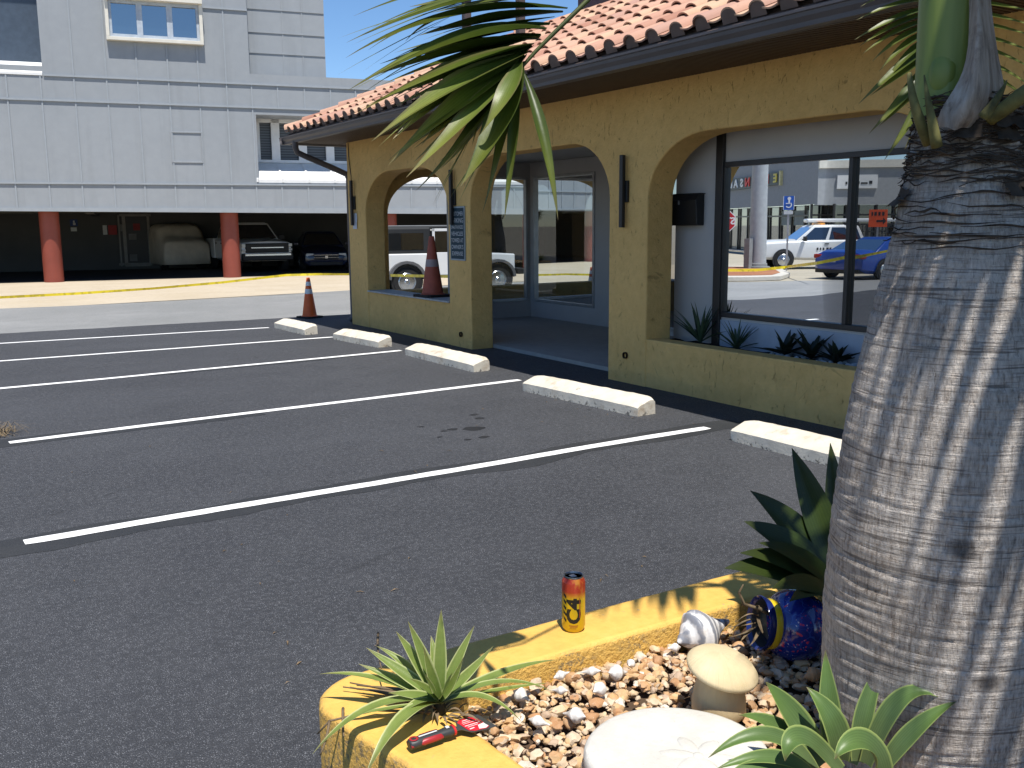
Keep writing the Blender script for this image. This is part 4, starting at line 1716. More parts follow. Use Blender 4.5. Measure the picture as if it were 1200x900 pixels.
mb = MB()
n1 = wallrun(mb, v1, v2, 2.5, 5.6, 0, .4)
mb.build('fascia_wall', plain('shop_grey', (.24, .25, .27), .7, .3, var=.06), SHOP)
mb = MB()
n2 = wallrun(mb, v2, v3, 2.45, 4.15, 0, .4)
mb.build('fascia_wall', plain('shop_grey_light', (.33, .34, .35), .7, .3, var=.06), SHOP)
mb = MB()
wallrun(mb, v2, v3, 4.15, 4.5, -.12, .6)
wallrun(mb, v1, v2, 5.6, 5.75, -.08, .5)
mb.build('coping', M['trim'], SHOP)
mb = MB()
wallrun(mb, v1, v2, 0, 2.5, .9, .1)
wallrun(mb, v2, v3, 0, 2.45, .9, .1)
mb.build('storefront_glass', M['carglass'], SHOP)
mb = MB()
for a, b, n, k in ((v1, v2, n1, 16), (v2, v3, n2, 9)):
    for i in range(k + 1):
        p = a.lerp(b, i / k)
        mb.obox(p + n * .78, (b - a).normalized() * .09, n * .1, (0, 0, 2.5))
    mb.obox(a + n * .77 + V((0, 0, 1.95)), (b - a), n * .1, (0, 0, .08))
mb.build('mullions', M['bronze'], SHOP)
mb = MB()
wallrun(mb, v1, v2, 0, .0 + .02, -.0, 12)
mb.build('slab', M['slab'], SHOP)
# blinds hanging in a few storefront bays
mb = MB()
for i in (9, 10, 12, 13, 14):
    a, b = v1.lerp(v2, (i + .15) / 16), v1.lerp(v2, (i + .85) / 16)
    mb.obox(a + n1 * .86 + V((0, 0, 1.5)), b - a, n1 * .02, (0, 0, .75))
mb.build('window_blinds', plain('pale_blind', (.22, .25, .25), .8), SHOP)
# sign board with the letters of the shop name
d1 = (v2 - v1).normalized()
out1 = -n1


def on_wall(p, d, out, x, z, o):
    return p + d * x + out * o + V((0, 0, z))


rightward = d1 if d1.cross(V((0, 0, 1))).dot(out1) > 0 else -d1   # reading direction seen from the street
L1 = (v2 - v1).length
org = v2 if rightward.dot(v1 - v2) > 0 else v1
t = thing('shop_sign', 'long black shop sign with white and red letters on the grey shop', 'sign', (v2.x, v2.y, 0))
mb = MB()
x0, x1 = (4.8, 17.5)
mb.obox(on_wall(org, rightward, out1, x0, 3.58, .0), rightward * (x1 - x0), out1 * .12, (0, 0, .66))
mb.build('board', M['black'], t)
mb = MB()
mb.obox(on_wall(org, rightward, out1, x0 - .10, 3.54, .0), rightward * .14, out1 * .14, (0, 0, .74))
mb.build('edge_strip', plain('pale_yellow', (.6, .55, .3), .6), t)


def letters(body, size, x, z, mat, nm, o=.14):
    for k, ch in enumerate(body):
        if ch == ' ':
            continue
        vs, fs = flat_text(ch, size, align='LEFT', bold=.02, extrude=.02)
        mb = MB()
        mb.add([on_wall(org, rightward, out1, x + k * size * 1.55 + v.x * 1.75, z + v.y, o + v.z) for v in vs], fs)
        mb.build(nm, mat, t)


letters('E', .60, x0 + .35, 3.91, plain('sign_yellow', (.55, .45, .06), .5), 'yellow_letter')
letters('H  N', .66, x0 + 1.6, 3.91, plain('sign_letter_red', (.65, .03, .02), .5), 'red_letter')
letters('SALON', .64, x0 + 5.9, 3.91, plain('sign_letter_white', (.7, .7, .7), .5), 'white_letter')
# white and red panels on the light wing
d2 = (v3 - v2).normalized()
out2 = -n2
for (ax, az, w, h), mt, nm, lab in (((.9, 3.2, 1.35, .62), M['ribwhite'], 'shop_sign', 'white shop panel with dark marks on the light grey wing'), ((3.6, 2.9, 1.0, .9), plain('panel_red', (.3, .05, .06), .6), 'shop_sign', 'dark red shop panel on the light grey wing')):
    tt = thing(nm, lab, 'sign', (v2.x, v2.y, 0))
    mb = MB()
    mb.obox(v2 + d2 * ax + V((0, 0, az)), d2 * w, out2 * .1, (0, 0, h))
    mb.build('panel', mt, tt)
    if ax < 2:
        mb = MB()
        for a, b, hh in ((.4, .08, .12), (.55, .32, .07), (.95, .14, .14)):
            mb.obox(v2 + d2 * (ax + a) + out2 * .1 + V((0, 0, az + .2)), d2 * b, out2 * .02, (0, 0, hh))
        mb.build('marks', M['black'], tt)

# big grey pole on the island
pp = virt(892, 318, (onz(892, 318) - CAM).dot(_f))
t = thing('street_pole', 'thick pale grey street pole mirrored in the shop window', 'pole', (pp.x, pp.y, .13))
mb = MB()
mb.lathe([(.30, 0), (.29, .6), (.27, 3), (.24, 6), (.20, 10)], n=32)
mb.build('shaft', plain('pole_grey', (.34, .36, .37), .6, .35, var=.08), t, smooth=60, local=True)
mb = MB()
mb.lathe([(.42, 0), (.42, .05), (.34, .06), (.33, .16), (.30, .17)], n=32)
mb.box(.36, .52, -.12, .12, 0, 1.0)
mb.build('base_plate', plain('pole_base', (.22, .23, .23), .7), t, smooth=40, local=True)


def facing(p):
    d = V((7.3, 7.0, 0)) - p
    return math.atan2(d.y, d.x)


p = virt(926, 321, (onz(926, 321) - CAM).dot(_f))
t = thing('accessible_sign', 'blue accessible parking sign on a thin post mirrored in the shop window', 'sign', (p.x, p.y, .0), facing(p))
zt = 1.7 + (258 - 237) / F_PX * (onz(926, 321) - CAM).dot(_f)
mb = MB()
mb.box(-.03, .03, -.03, .03, 0, zt + .2)
mb.build('post', M['alu'], t, local=True)
mb = MB()
mb.box(.03, .045, -.17, .17, zt - .22, zt + .22)
mb.build('panel', plain('sign_blue_bright', (.02, .10, .42), .5), t, local=True)
mb = MB()
mb.add([(.05, -.01 + .055 * math.cos(a), zt + .14 + .055 * math.sin(a)) for a in [2 * PI * k / 12 for k in range(12)]], [tuple(range(12))])
mb.box(.046, .052, -.035, .015, zt - .03, zt + .09)
for k in range(9):
    a0, a1 = PI * .75 + k * PI * 1.1 / 9, PI * .75 + (k + 1) * PI * 1.1 / 9
    c = (.0, zt - .06)
    mb.quad((.05, c[0] + .10 * math.cos(a0), c[1] + .10 * math.sin(a0)), (.05, c[0] + .10 * math.cos(a1), c[1] + .10 * math.sin(a1)), (.05, c[0] + .065 * math.cos(a1), c[1] + .065 * math.sin(a1)), (.05, c[0] + .065 * math.cos(a0), c[1] + .065 * math.sin(a0)))
mb.box(.046, .052, .0, .09, zt - .03, zt + .0)
mb.box(.046, .052, -.17, -.155, zt - .22, zt + .22)
mb.box(.046, .052, .155, .17, zt - .22, zt + .22)
mb.build('symbol', M['ribwhite'], t, local=True)
mb = MB()
mb.box(.03, .045, -.14, .14, zt - .36, zt - .25)
mb.build('lower_plate', M['plate'], t, local=True)

p = virt(851, 320, 31)
t = thing('stop_sign', 'red octagonal stop sign mirrored at the left edge of the shop window', 'sign', (p.x, p.y, 0), facing(p))
zs_ = 1.7 + (260 - 259.5) / F_PX * 31
mb = MB()
mb.box(-.03, .03, -.03, .03, 0, zs_ + .3)
mb.build('post', M['alu'], t, local=True)
oc = lambda r: [(r * math.cos(PI / 8 + k * PI / 4), zs_ + r * math.sin(PI / 8 + k * PI / 4)) for k in range(8)]
mb = MB()
mb.prism([(.03, y, z) for y, z in oc(.40)], (.008, 0, 0))
mb.build('border', M['ribwhite'], t, local=True)
mb = MB()
mb.prism([(.0382, y, z) for y, z in oc(.37)], (.003, 0, 0))
mb.build('panel', plain('stop_red', (.45, .015, .02), .5), t, local=True)
vs, fs = flat_text('STOP', .30, bold=.008)
mb = MB()
mb.add([(.043, v.x, zs_ + v.y) for v in vs], fs)
mb.build('lettering', M['ribwhite'], t, local=True)

# orange work sign behind the truck
p = virt(1019, 300, 33.6)
t = thing('work_sign', 'square orange road work sign with a black arrow mirrored above the blue car', 'sign', (p.x, p.y, 0), facing(p))
zo = 1.7 + (257 - 266) / F_PX * 33.6 + .35
mb = MB()
mb.box(-.03, .03, -.03, .03, 0, zo)
mb.build('post', M['alu'], t, local=True)
mb = MB()
mb.box(.03, .045, -.30, .30, zo - .30, zo + .30)
mb.build('panel', plain('work_orange', (.85, .10, .02), .5), t, local=True)
mb = MB()
mb.box(.046, .05, -.16, .05, zo - .13, zo - .06)
mb.add([(.048, -.16, zo - .22), (.048, -.16, zo + .03), (.048, -.27, zo - .095)], [(0, 1, 2)])
for a, b in ((-.2, -.12), (-.07, 0), (.05, .13), (.17, .22)):
    mb.box(.046, .05, a, b, zo + .09, zo + .22)
mb.build('arrow', M['black'], t, local=True)
# second caution tape round the island
q = [(780, 314, 30.2), (850, 316.5, 30.0), (893, 316, 30.4), (926, 313, 30.6), (962, 308.5, 26.2), (1000, 301, 25.2), (1045, 292, 24.2), (1110, 281, 23.0)]
P = [virt(*a) for a in q]
mb = MB()
rows = []
for i in range(len(P) - 1):
    for k in range(6):
        pt = P[i].lerp(P[i + 1], k / 6)
        tw = .9 * mnoise.noise(V((i + k / 6, 7.2, 0)) * .8)
        a = V((math.sin(tw) * .5, math.sin(tw) * .85, math.cos(tw))) * .042
        rows.append([pt - a, pt + a])
mb.grid(rows)
tag(mb.build('caution_tape', M['tape']), 'yellow caution tape mirrored in the shop window round the grey pole', 'caution tape')
for pz in (P[0], P[-1]):
    mb = MB()
    mb.cyl((pz.x, pz.y, 0), (pz.x, pz.y, pz.z + .15), .018, n=10)
    tag(mb.build('stake', M['alu'], smooth=40, base=(pz.x, pz.y, 0)), 'thin steel stake by the street holding mirrored yellow tape', 'stake', 'stakes across the street')
# ---------------------------------------------------------------- planter with gravel
def dense(pts, step=.03, amp=.004, closed=True):
    out = []
    n = len(pts)
    for i in range(n if closed else n - 1):
        a, b = V((*pts[i], 0)), V((*pts[(i + 1) % n], 0))
        k = max(1, int((b - a).length / step))
        for j in range(k):
            p = a.lerp(b, j / k)
            q = p + V((mnoise.noise(p * 7), mnoise.noise(p * 7 + V((9, 9, 9))), 0)) * amp + V((mnoise.noise(p * 30), mnoise.noise(p * 30 + V((9, 9, 9))), 0)) * amp * .5
            out.append((q.x, q.y))
    return out


PZ = .45
corner = [(.80 + .16 - .16 * math.cos(a) , 2.26 + .16 * math.sin(a)) for a in [PI / 2 * k / 8 for k in range(9)]]
outer = [(5.2, 2.42)] + [(1.02, 2.425)] + corner[::-1] + [(.835, 2.08), (.865, 1.95), (1.0, 1.3), (1.12, .5), (1.36, .5), (1.235, 1.2), (1.115, 1.75), (1.09, 1.95), (1.115, 2.10), (1.20, 2.19), (1.3, 2.20), (5.2, 2.20)]
outer = outer[::-1]
mb = curve_panel(dense(outer), [], PZ / 2, .020, lambda a, b, c: (a, b, PZ / 2 + c))
tag(mb.build('planter_wall', M['yellow'], smooth=50), 'low yellow painted kerb wall round the gravel bed under the palm', 'planter wall')
# gravel bed
GZ = .375


def m_gravel():
    m = NT('river_gravel')
    geo = m.n('ShaderNodeNewGeometry')
    c = m.ramp(geo.outputs['Random Per Island'], [(0, (.58, .45, .31)), (.13, (.42, .22, .10)), (.25, (.55, .36, .18)), (.38, (.60, .45, .28)), (.5, (.50, .29, .14)), (.6, (.62, .50, .36)), (.74, (.54, .32, .14)), (.82, (.46, .34, .24)), (.9, (.60, .42, .22)), (.97, (.70, .64, .54))], 'CONSTANT')
    c = m.mix(m.rng(m.noise(60, 5, .65), .4, .7, 0, .45), c, (.42, .28, .17))
    c = m.mix(m.rng(m.noise(180, 3, .65), .6, .72, 0, .35), c, (.75, .68, .56))
    return m.fin(c, .7, .35, 0, m.bump(m.noise(120, 4, .65), .5, .004))


M['gravel'] = m_gravel()
bed = [(1.36, .5), (1.235, 1.2), (1.115, 1.75), (1.09, 1.95), (1.2, 2.19), (5.2, 2.2), (5.2, .5)]
mb = MB()
mb.poly([(x, y, GZ - .03) for x, y in bed])
tag(mb.build('gravel_base', plain('damp_soil', (.09, .06, .04), .95, .1, bump=.8, bsc=40)), kind='structure')
random.seed(21)
rocks = []
for k in range(30):
    r = MB().blob((0, 0, 0), 1, random.uniform(.62, .95), random.uniform(.45, .8), None, random.uniform(.35, .75), k + 3, 2 if k < 30 else 1)
    # facet a little
    rocks.append(([v.copy() for v in r.v], r.f))
TR = V((2.07, 1.37, 0))
mb = MB()
cnt = 0
CELL = {}
while cnt < 3600:
    x, y = random.uniform(1.10, 2.75), random.uniform(1.05, 2.20)
    if x < lerp(1.235, 1.115, (y - 1.2) / .55) + .02 or (V((x, y, 0)) - TR).length < .24:
        continue
    if x > 2.3 and y < 1.7:
        continue
    cnt += 1
    sz = random.choice((.007, .008, .009, .011, .012, .014, .017, .021)) * random.uniform(.8, 1.15)
    key = (int(x / .018), int(y / .018))
    z = GZ - .012 + CELL.get(key, 0)
    CELL[key] = min(CELL.get(key, 0) + sz * .5, .03)
    vs, fs = rocks[cnt % 30]
    rm = (Matrix.Rotation(random.uniform(0, 6.3), 3, 'Z') @ Matrix.Rotation(random.uniform(-.6, .6), 3, 'X')).to_3x3()
    mb.add([V((x, y, z + sz * .35)) + rm @ (v * sz) for v in vs], fs)
rocks1 = []
for k in range(16):
    r = MB().blob((0, 0, 0), 1, random.uniform(.62, .95), random.uniform(.45, .8), None, random.uniform(.35, .75), k + 63, 1)
    rocks1.append(([v.copy() for v in r.v], r.f))
for k in range(2600):
    x, y = random.uniform(2.2, 4.2), random.uniform(.5, 2.2)
    if x < 2.75 and y > 1.7 or (V((x, y, 0)) - TR).length < .24:
        continue
    sz = random.uniform(.012, .027)
    vs, fs = rocks1[k % 16]
    rm = (Matrix.Rotation(random.uniform(0, 6.3), 3, 'Z') @ Matrix.Rotation(random.uniform(-.6, .6), 3, 'X')).to_3x3()
    mb.add([V((x, y, GZ - .01 + random.uniform(0, .012))) + rm @ (v * sz) for v in vs], fs)
o = mb.build('gravel', M['gravel'], smooth=40)
tag(o, 'tan and orange river gravel filling the planter bed', 'gravel', kind='stuff')


# ---------------------------------------------------------------- shells
SHP = [(0, .02), (.06, .20), (.13, .36), (.21, .58), (.29, .82), (.36, .97), (.42, 1.0), (.50, .93), (.60, .70), (.70, .45), (.80, .28), (.90, .18), (1, .07)]


def shell_r(t):
    for (a, b), (c, d) in zip(SHP, SHP[1:]):
        if t <= c:
            u = (t - a) / (c - a)
            return lerp(b, d, u)
    return .07


def whelk(mb, c, ln, r, rot, turns=4.0, spike=.10, n=28, ns=26):
    """spiral shell: spire towards -x, tapered canal towards +x"""
    rows = []
    for i in range(ns + 1):
        t = i / ns
        row = []
        for k in range(n + 1):
            a = 2 * PI * k / n
            tt = min(1, max(0, t + .035 * (k / n - .5)))
            rr = shell_r(tt)
            if tt < .42:
                rr *= 1 - .13 * abs(math.sin(PI * 3.0 * (tt / .42) + a * .5)) ** 3
            sp = 1 + spike * max(0, math.cos(a * 5 + 1)) ** 6 * math.exp(-((tt - .36) / .07) ** 2)
            y, z = r * rr * sp * math.cos(a), r * rr * sp * math.sin(a)
            dn = math.exp(-((((a - .5 + PI) % (2 * PI)) - PI) / .35) ** 2) * max(0, math.sin(PI * min(1, max(0, (t - .4) / .55))))
            y *= 1 - .45 * dn
            z *= 1 - .45 * dn
            row.append(V(c) + rot @ V(((t - .5) * ln, y, z)))
        rows.append(row[:-1])
    mb.grid(rows, closed=True)
    return mb


def m_shell(name, a, b, sc):
    m = NT(name)
    w = m.n('ShaderNodeTexWave', wave_type='BANDS', bands_direction='X')
    w.inputs['Scale'].default_value = sc
    w.inputs['Distortion'].default_value = 5.0
    w.inputs['Detail'].default_value = 3
    w.inputs['Detail Scale'].default_value = 1.6
    m.l(m.co(), w.inputs['Vector'])
    c = m.mix(m.rng(w.outputs['Fac'], .3, .75), a, b)
    c = m.mix(m.rng(m.noise(30, 4), .55, .7, 0, .4), c, (.42, .36, .30))
    return m.fin(c, .45, .45, 0, m.bump(m.noise(70, 3), .3, .004))


M['shell'] = m_shell('white_shell', (.74, .72, .68), (.60, .57, .53), 14)
M['bigshell'] = m_shell('striped_shell', (.66, .65, .64), (.22, .23, .26), 9)


def dirs(px):
    """unit world vectors: image right on the ground, away"""
    return V((_r.x, _r.y, 0)).normalized(), V((_f.x, _f.y, 0)).normalized()


IR, IA = dirs(0)


def rotm(yaw, pitch=0, roll=0):
    """x axis = image-right turned by yaw (deg, anticlockwise on the ground)"""
    b = math.degrees(math.atan2(IR.y, IR.x))
    return (Matrix.Rotation(R(b + yaw), 3, 'Z') @ Matrix.Rotation(R(-pitch), 3, 'Y') @ Matrix.Rotation(R(roll), 3, 'X'))


SH = [(724, 788, .060, .021, 30, 'white spiked shell lying right of centre on the gravel, near the round stone'),
      (702, 808, .052, .018, -130, 'stubby white shell touching the left side of the spiked shell'),
      (692, 787, .055, .012, 170, 'slim white shell behind the stubby one on the gravel'),
      (658, 791, .045, .013, 20, 'small white cone shell in the middle of the gravel'),
      (656, 809, .042, .011, 160, 'pale narrow shell just below the small cone shell'),
      (611, 815, .052, .018, -40, 'white shell with dark mouth between two yucca leaves'),
      (673, 838, .066, .019, 140, 'large white shell beside the left edge of the round stone'),
      (632, 846, .056, .014, -30, 'white pointed shell below the yucca leaf tip'),
      (740, 777, .036, .012, 60, 'tiny pale shell behind the spiked shell'),
      (790, 759, .040, .013, 200, 'greyish shell in the shade near the yellow wall'),
      (955, 790, .060, .020, 10, 'tan ribbed shell lying between the blue pot and the mushroom')]
for px, py, ln, r, yw, lab in SH:
    p = onz(px, py, GZ + .03)
    mb = MB()
    whelk(mb, p, ln * 1.15, r * 1.15, rotm(yw, random.uniform(-14, 14), random.uniform(0, 360)))
    tag(mb.build('seashell', M['shell'] if px < 950 else M['gravel'], smooth=True, base=p), lab, 'seashell', 'shells on the gravel')
p = onz(824, 740, GZ + .055)
mb = MB()
whelk(mb, p, .205, .076, rotm(28, 8, 200), spike=.03, n=40, ns=40)
tag(mb.build('conch_shell', M['bigshell'], smooth=True, base=p), 'big grey and white striped conch shell by the yellow wall', 'conch shell')

# ---------------------------------------------------------------- round stepping stone
a, b, c = (V((onz(684, 880, .435).x, onz(684, 880, .435).y)), V((onz(790, 826, .435).x, onz(790, 826, .435).y)), V((onz(877, 851, .435).x, onz(877, 851, .435).y)))
dd = 2 * (a.x * (b.y - c.y) + b.x * (c.y - a.y) + c.x * (a.y - b.y))
ux_ = ((a.length_squared) * (b.y - c.y) + b.length_squared * (c.y - a.y) + c.length_squared * (a.y - b.y)) / dd
uy_ = ((a.length_squared) * (c.x - b.x) + b.length_squared * (a.x - c.x) + c.length_squared * (b.x - a.x)) / dd
SC, SR = V((ux_, uy_, .40)), (a - V((ux_, uy_))).length
t = thing('stepping_stone', 'round white stepping stone with a faint flower relief', 'stepping stone', SC)
rows = []
for rr, z in ((.0, .034), (.25, .034), (.5, .034), (.75, .034), (.93, .034), (.97, .031), (.995, .022), (1.0, .0), (.99, -.02)):
    rows.append([(SR * rr * (1 + .008 * math.sin(3 * k * 2 * PI / 64 + 1)) * math.cos(2 * PI * k / 64), SR * rr * math.sin(2 * PI * k / 64), z + .0015 * mnoise.noise(V((rr * 3 * math.cos(2 * PI * k / 64), rr * 3 * math.sin(2 * PI * k / 64), 2)))) for k in range(64)])
mb = MB()
mb.grid(rows, closed=True)


def m_stone():
    m = NT('white_cast_stone')
    f = m.noise(9, 6, .65)
    c = m.ramp(f, [(.35, (.50, .48, .43)), (.6, (.57, .55, .50))])
    sp = m.noise(26, 6, .75)
    c = m.mix(m.rng(sp, .62, .70, 0, .55), c, (.42, .37, .30))
    return m.fin(c, .8, .25, 0, m.bump(m.math('ADD', m.noise(60, 5, .7), m.math('MULTIPLY', sp, .6)), .45, .005))


M['caststone'] = m_stone()
mb.build('slab', M['caststone'], t, smooth=40, local=True)
mb = MB()
fc = V((.045 * IR.x - .02 * IA.x, .045 * IR.y - .02 * IA.y, .0325))
for k in range(6):
    an = 2 * PI * k / 6 + .3
    d = V((math.cos(an), math.sin(an), 0))
    mb.blob(fc + d * .048, .048, .021, .0045, Matrix.Rotation(an, 3, 'Z'), .15, k, 2)
mb.blob(fc, .016, .016, .006, None, .1, 3, 2)
for k in range(2):
    an = .4 + k * .35
    d = V((math.cos(an), math.sin(an), 0))
    mb.blob(fc - d * .13, .055, .012, .004, Matrix.Rotation(an, 3, 'Z'), .3, k + 7, 2)
mb.build('relief', M['caststone'], t, smooth=True, local=True)


# ---------------------------------------------------------------- mushroom ornament
def m_mush():
    m = NT('beige_cast_concrete')
    c = m.ramp(m.noise(10, 5), [(.35, (.48, .37, .21)), (.65, (.56, .44, .26))])
    s = m.noise(34, 5, .6, sc=(1.0, 1.0, .22), dist=.4)
    c = m.mix(m.rng(s, .56, .68, 0, .4), c, (.40, .31, .18))
    return m.fin(c, .75, .3, 0, m.bump(s, .55, .008))


def m_mush_cap():
    m = NT('beige_cast_cap')
    c = m.ramp(m.noise(10, 5), [(.35, (.60, .48, .28)), (.65, (.68, .56, .35))])
    g = m.n('ShaderNodeTexGradient', gradient_type='RADIAL')
    m.l(m.co(), g.inputs[0])
    w = m.n('ShaderNodeTexNoise', noise_dimensions='4D')
    w.inputs['Scale'].default_value = 9
    w.inputs['Detail'].default_value = 4
    m.l(m.co(), w.inputs['Vector'])
    m.l(m.math('MULTIPLY', g.outputs['Fac'], 26.0), w.inputs['W'])
    c = m.mix(m.rng(w.outputs['Fac'], .55, .68, 0, .25), c, (.42, .33, .20))
    return m.fin(c, .75, .3, 0, m.bump(w.outputs['Fac'], .45, .008))


p = onz(842, 833, .385)
t = thing('mushroom_ornament', 'beige concrete mushroom ornament on the gravel', 'garden ornament', p)
mb = MB()
prof = [(.064, -.01), (.073, .004), (.073, .025), (.069, .06), (.061, .09), (.055, .112), (.054, .125)]
mb.lathe(prof, n=40)
mb.build('stem', m_mush(), t, smooth=True, local=True)
ax = (V((0, 0, 1)) + IR * .22 - IA * .16).normalized()
mb = MB()
mb.lathe([(.0005, .050), (.03, .048), (.06, .039), (.083, .025), (.097, .010), (.099, .003), (.096, -.004), (.088, -.006), (.05, -.008), (.02, -.008)], (IR.x * .006, IR.y * .006, .120), 48, ax)
o = mb.build('cap', m_mush_cap(), t, smooth=50, local=True)
# ---------------------------------------------------------------- blue glazed pot lying on its side


def m_pot():
    m = NT('cobalt_glaze')
    wob = m.n('ShaderNodeTexNoise')
    wob.inputs['Scale'].default_value = 22
    m.l(m.co(), wob.inputs['Vector'])
    mp = m.n('ShaderNodeVectorMath', operation='ADD')
    sc = m.n('ShaderNodeVectorMath', operation='SCALE')
    sc.inputs['Scale'].default_value = .045
    m.l(wob.outputs['Color'], sc.inputs[0])
    m.l(m.co(), mp.inputs[0])
    m.l(sc.outputs[0], mp.inputs[1])

    def vor(s, feat):
        t = m.n('ShaderNodeTexVoronoi', feature=feat)
        t.inputs['Scale'].default_value = s
        m.l(mp.outputs[0], t.inputs['Vector'])
        return t.outputs['Distance']
    c = m.ramp(m.noise(14, 3), [(.35, (.006, .014, .14)), (.65, (.012, .035, .30))])
    ed = vor(24, 'DISTANCE_TO_EDGE')
    c = m.mix(m.rng(ed, .015, .028, .45, 0), c, (.04, .12, .45))
    dt = vor(62, 'F1')
    c = m.mix(m.math('MULTIPLY', m.rng(dt, .20, .28, 1, 0), m.rng(m.noise(9, 2), .40, .48)), c, (.62, .05, .10))
    ds = vor(85, 'F1')
    c = m.mix(m.math('MULTIPLY', m.rng(ds, .16, .22, 1, 0), m.rng(m.noise(13, 2), .46, .53)), c, (.65, .58, .66))
    return m.fin(c, .12, .6, 0, None, .5)


pc = onz(928, 766, GZ) + V((0, 0, .094))
t = thing('glazed_pot', 'cobalt blue glazed pot with red dots and yellow neck lying on its side', 'pot', pc)
ax = (-IR * .96 - IA * .16 + V((0, 0, .14))).normalized()
mb = MB()
mb.lathe([(.001, -.100), (.05, -.097), (.072, -.085), (.094, -.062), (.108, -.028), (.112, .0), (.107, .028), (.094, .052), (.075, .070)], (0, 0, 0), 44, ax)
mb.build('body', m_pot(), t, smooth=60, local=True)
mb = MB()
mb.lathe([(.0745, .068), (.077, .073), (.077, .086), (.0745, .092)], (0, 0, 0), 44, ax, cap=False)
mb.build('neck_band', plain('yellow_glaze', (.70, .50, .02), .2, .6), t, smooth=60, local=True)
mb = MB()
mb.lathe([(.0745, .090), (.079, .098), (.084, .112), (.082, .117), (.076, .112), (.071, .105)], (0, 0, 0), 44, ax, cap=False)
mb.build('rim', plain('navy_glaze', (.010, .02, .12), .15, .6), t, smooth=60, local=True)
mb = MB()
mb.lathe([(.0712, .106), (.066, .07), (.062, .04), (.05, .0), (.001, -.03)], (0, 0, 0), 44, ax, cap=False)
mb.build('inside', plain('pot_inside', (.05, .05, .045), .7, .3), t, smooth=60, local=True)
mb = MB()
mb.lathe([(.001, -.102), (.054, -.101), (.062, -.088), (.060, -.078), (.001, -.078)], (0, 0, 0), 30, ax)
mb.build('foot', plain('red_glaze', (.30, .02, .02), .2, .6), t, smooth=50, local=True)


# ---------------------------------------------------------------- leaves helpers
def bez(a, b, c, n=12):
    a, b, c = V(a), V(b), V(c)
    return [a * (1 - t) ** 2 + b * (2 * t * (1 - t)) + c * t * t for t in [i / n for i in range(n + 1)]]


def bez3(a, b, c, d, n=14):
    a, b, c, d = V(a), V(b), V(c), V(d)
    return [a * (1 - t) ** 3 + b * (3 * t * (1 - t) ** 2) + c * (3 * t * t * (1 - t)) + d * t ** 3 for t in [i / n for i in range(n + 1)]]


def lance(w, base=.55, peak=.45, tip=1.2):
    def f(u):
        if u < peak:
            return w * lerp(base, 1, math.sin(PI / 2 * u / peak))
        return w * max(.015, 1 - ((u - peak) / (1 - peak)) ** tip)
    return f


def depth(p):
    return (V(p) - CAM).dot(_f)


# ---- dead plant hanging from the pot mouth
mc = pc + ax * .11
mb = MB()
mb.tube([mc + V((0, 0, .02)) - ax * .05, mc + V((0, 0, .045)), at(872, 708, depth(mc)), at(866, 694, depth(mc)), at(871, 685, depth(mc) - .02)], [.006, .006, .005, .004, .002], 7)
dl = [((893, 716), (889, 738), (906, 759), .015), ((890, 725), (865, 728), (855, 742), .006), ((892, 728), (870, 748), (868, 752), .006), ((890, 730), (878, 744), (852, 747), .006), ((893, 726), (880, 712), (862, 730), .005), ((893, 730), (886, 752), (878, 757), .006), ((894, 728), (872, 735), (846, 735), .005), ((890, 724), (884, 700), (893, 716), .005)]
for b, c, e, w in dl:
    dm = depth(mc)
    mb.leaf(bez(at(*b, dm + .03), at(*c, dm - .02), at(*e, dm - .05)), lance(w, .8, .3), (0, 0, 1), .5)
tag(mb.build('dried_succulent', plain('dead_leaf_brown', (.15, .11, .065), .8, .2, var=.7, sc=30), smooth=True, base=(mc.x, mc.y, GZ)), 'dried brown succulent leaves spilling from the blue pot', 'dead plant')

# ---------------------------------------------------------------- yucca at the wall corner
M['yucca'] = leafmat('yucca_leaf', [(0, (.15, .21, .05)), (.25, (.21, .29, .07)), (.8, (.25, .32, .08)), (1, (.20, .16, .07))], (.50, .54, .24), .30, .42, 30)
YB = V((1.055, 2.085, .455))
t = thing('variegated_yucca', 'spiky yucca with pale edged leaves growing over the yellow wall corner', 'plant', YB)
mb = MB()
mb.lathe([(.018, -.06), (.018, 0), (.014, .02), (.008, .03)], (0, 0, 0), 14)
mb.build('stem', plain('yucca_stem_shaded', (.04, .034, .02), .9, .2, bump=.5), t, smooth=True, local=True)  # dark tone paints in the shade at the leaf bases
yd = depth(YB)
YL = [((517, 714), .03, .0, 9.5), ((556, 733), .02, .02, 8), ((578, 757), .0, .03, 8), ((478, 728), .03, -.02, 9), ((464, 740), .03, .0, 9.5), ((496, 757), .0, -.06, 8), ((429, 759), .02, .02, 9), ((420, 778), .02, .04, 8), ((505, 745), .05, .05, 7), ((543, 770), -.02, -.05, 7), ((441, 757), .05, .06, 7), ((455, 812), .02, -.07, 8), ((498, 790), .0, -.10, 8), ((530, 788), .0, -.10, 8), ((480, 795), .02, -.10, 8)]
for (px, py), lift, dz, w in YL:
    T = at(px, py, yd + dz)
    w *= .84
    mid = YB.lerp(T, .5) + V((0, 0, lift))
    mb = MB()
    mb.leaf([q for q in bez(YB + V((0, 0, .03)), mid, T, 12)], lance(w / F_PX * yd, .75, .4, 1.5), (CAM - YB).normalized() + V((0, 0, .9)), .35)
    mb.build('leaf', M['yucca'], t, smooth=True)
YG = [(onz(374, 790, .53), .06, 9), (onz(366, 884, .43), .13, 11), (onz(428, 910, .43), .12, 12), (onz(652, 813, .44), .10, 8.5), (onz(612, 847, .425), .10, 9.5), (onz(655, 773, .47), .05, 11), (onz(646, 800, .44), .02, 7), (onz(470, 838, .50), .05, 9), (onz(395, 842, .46), .02, 6)]
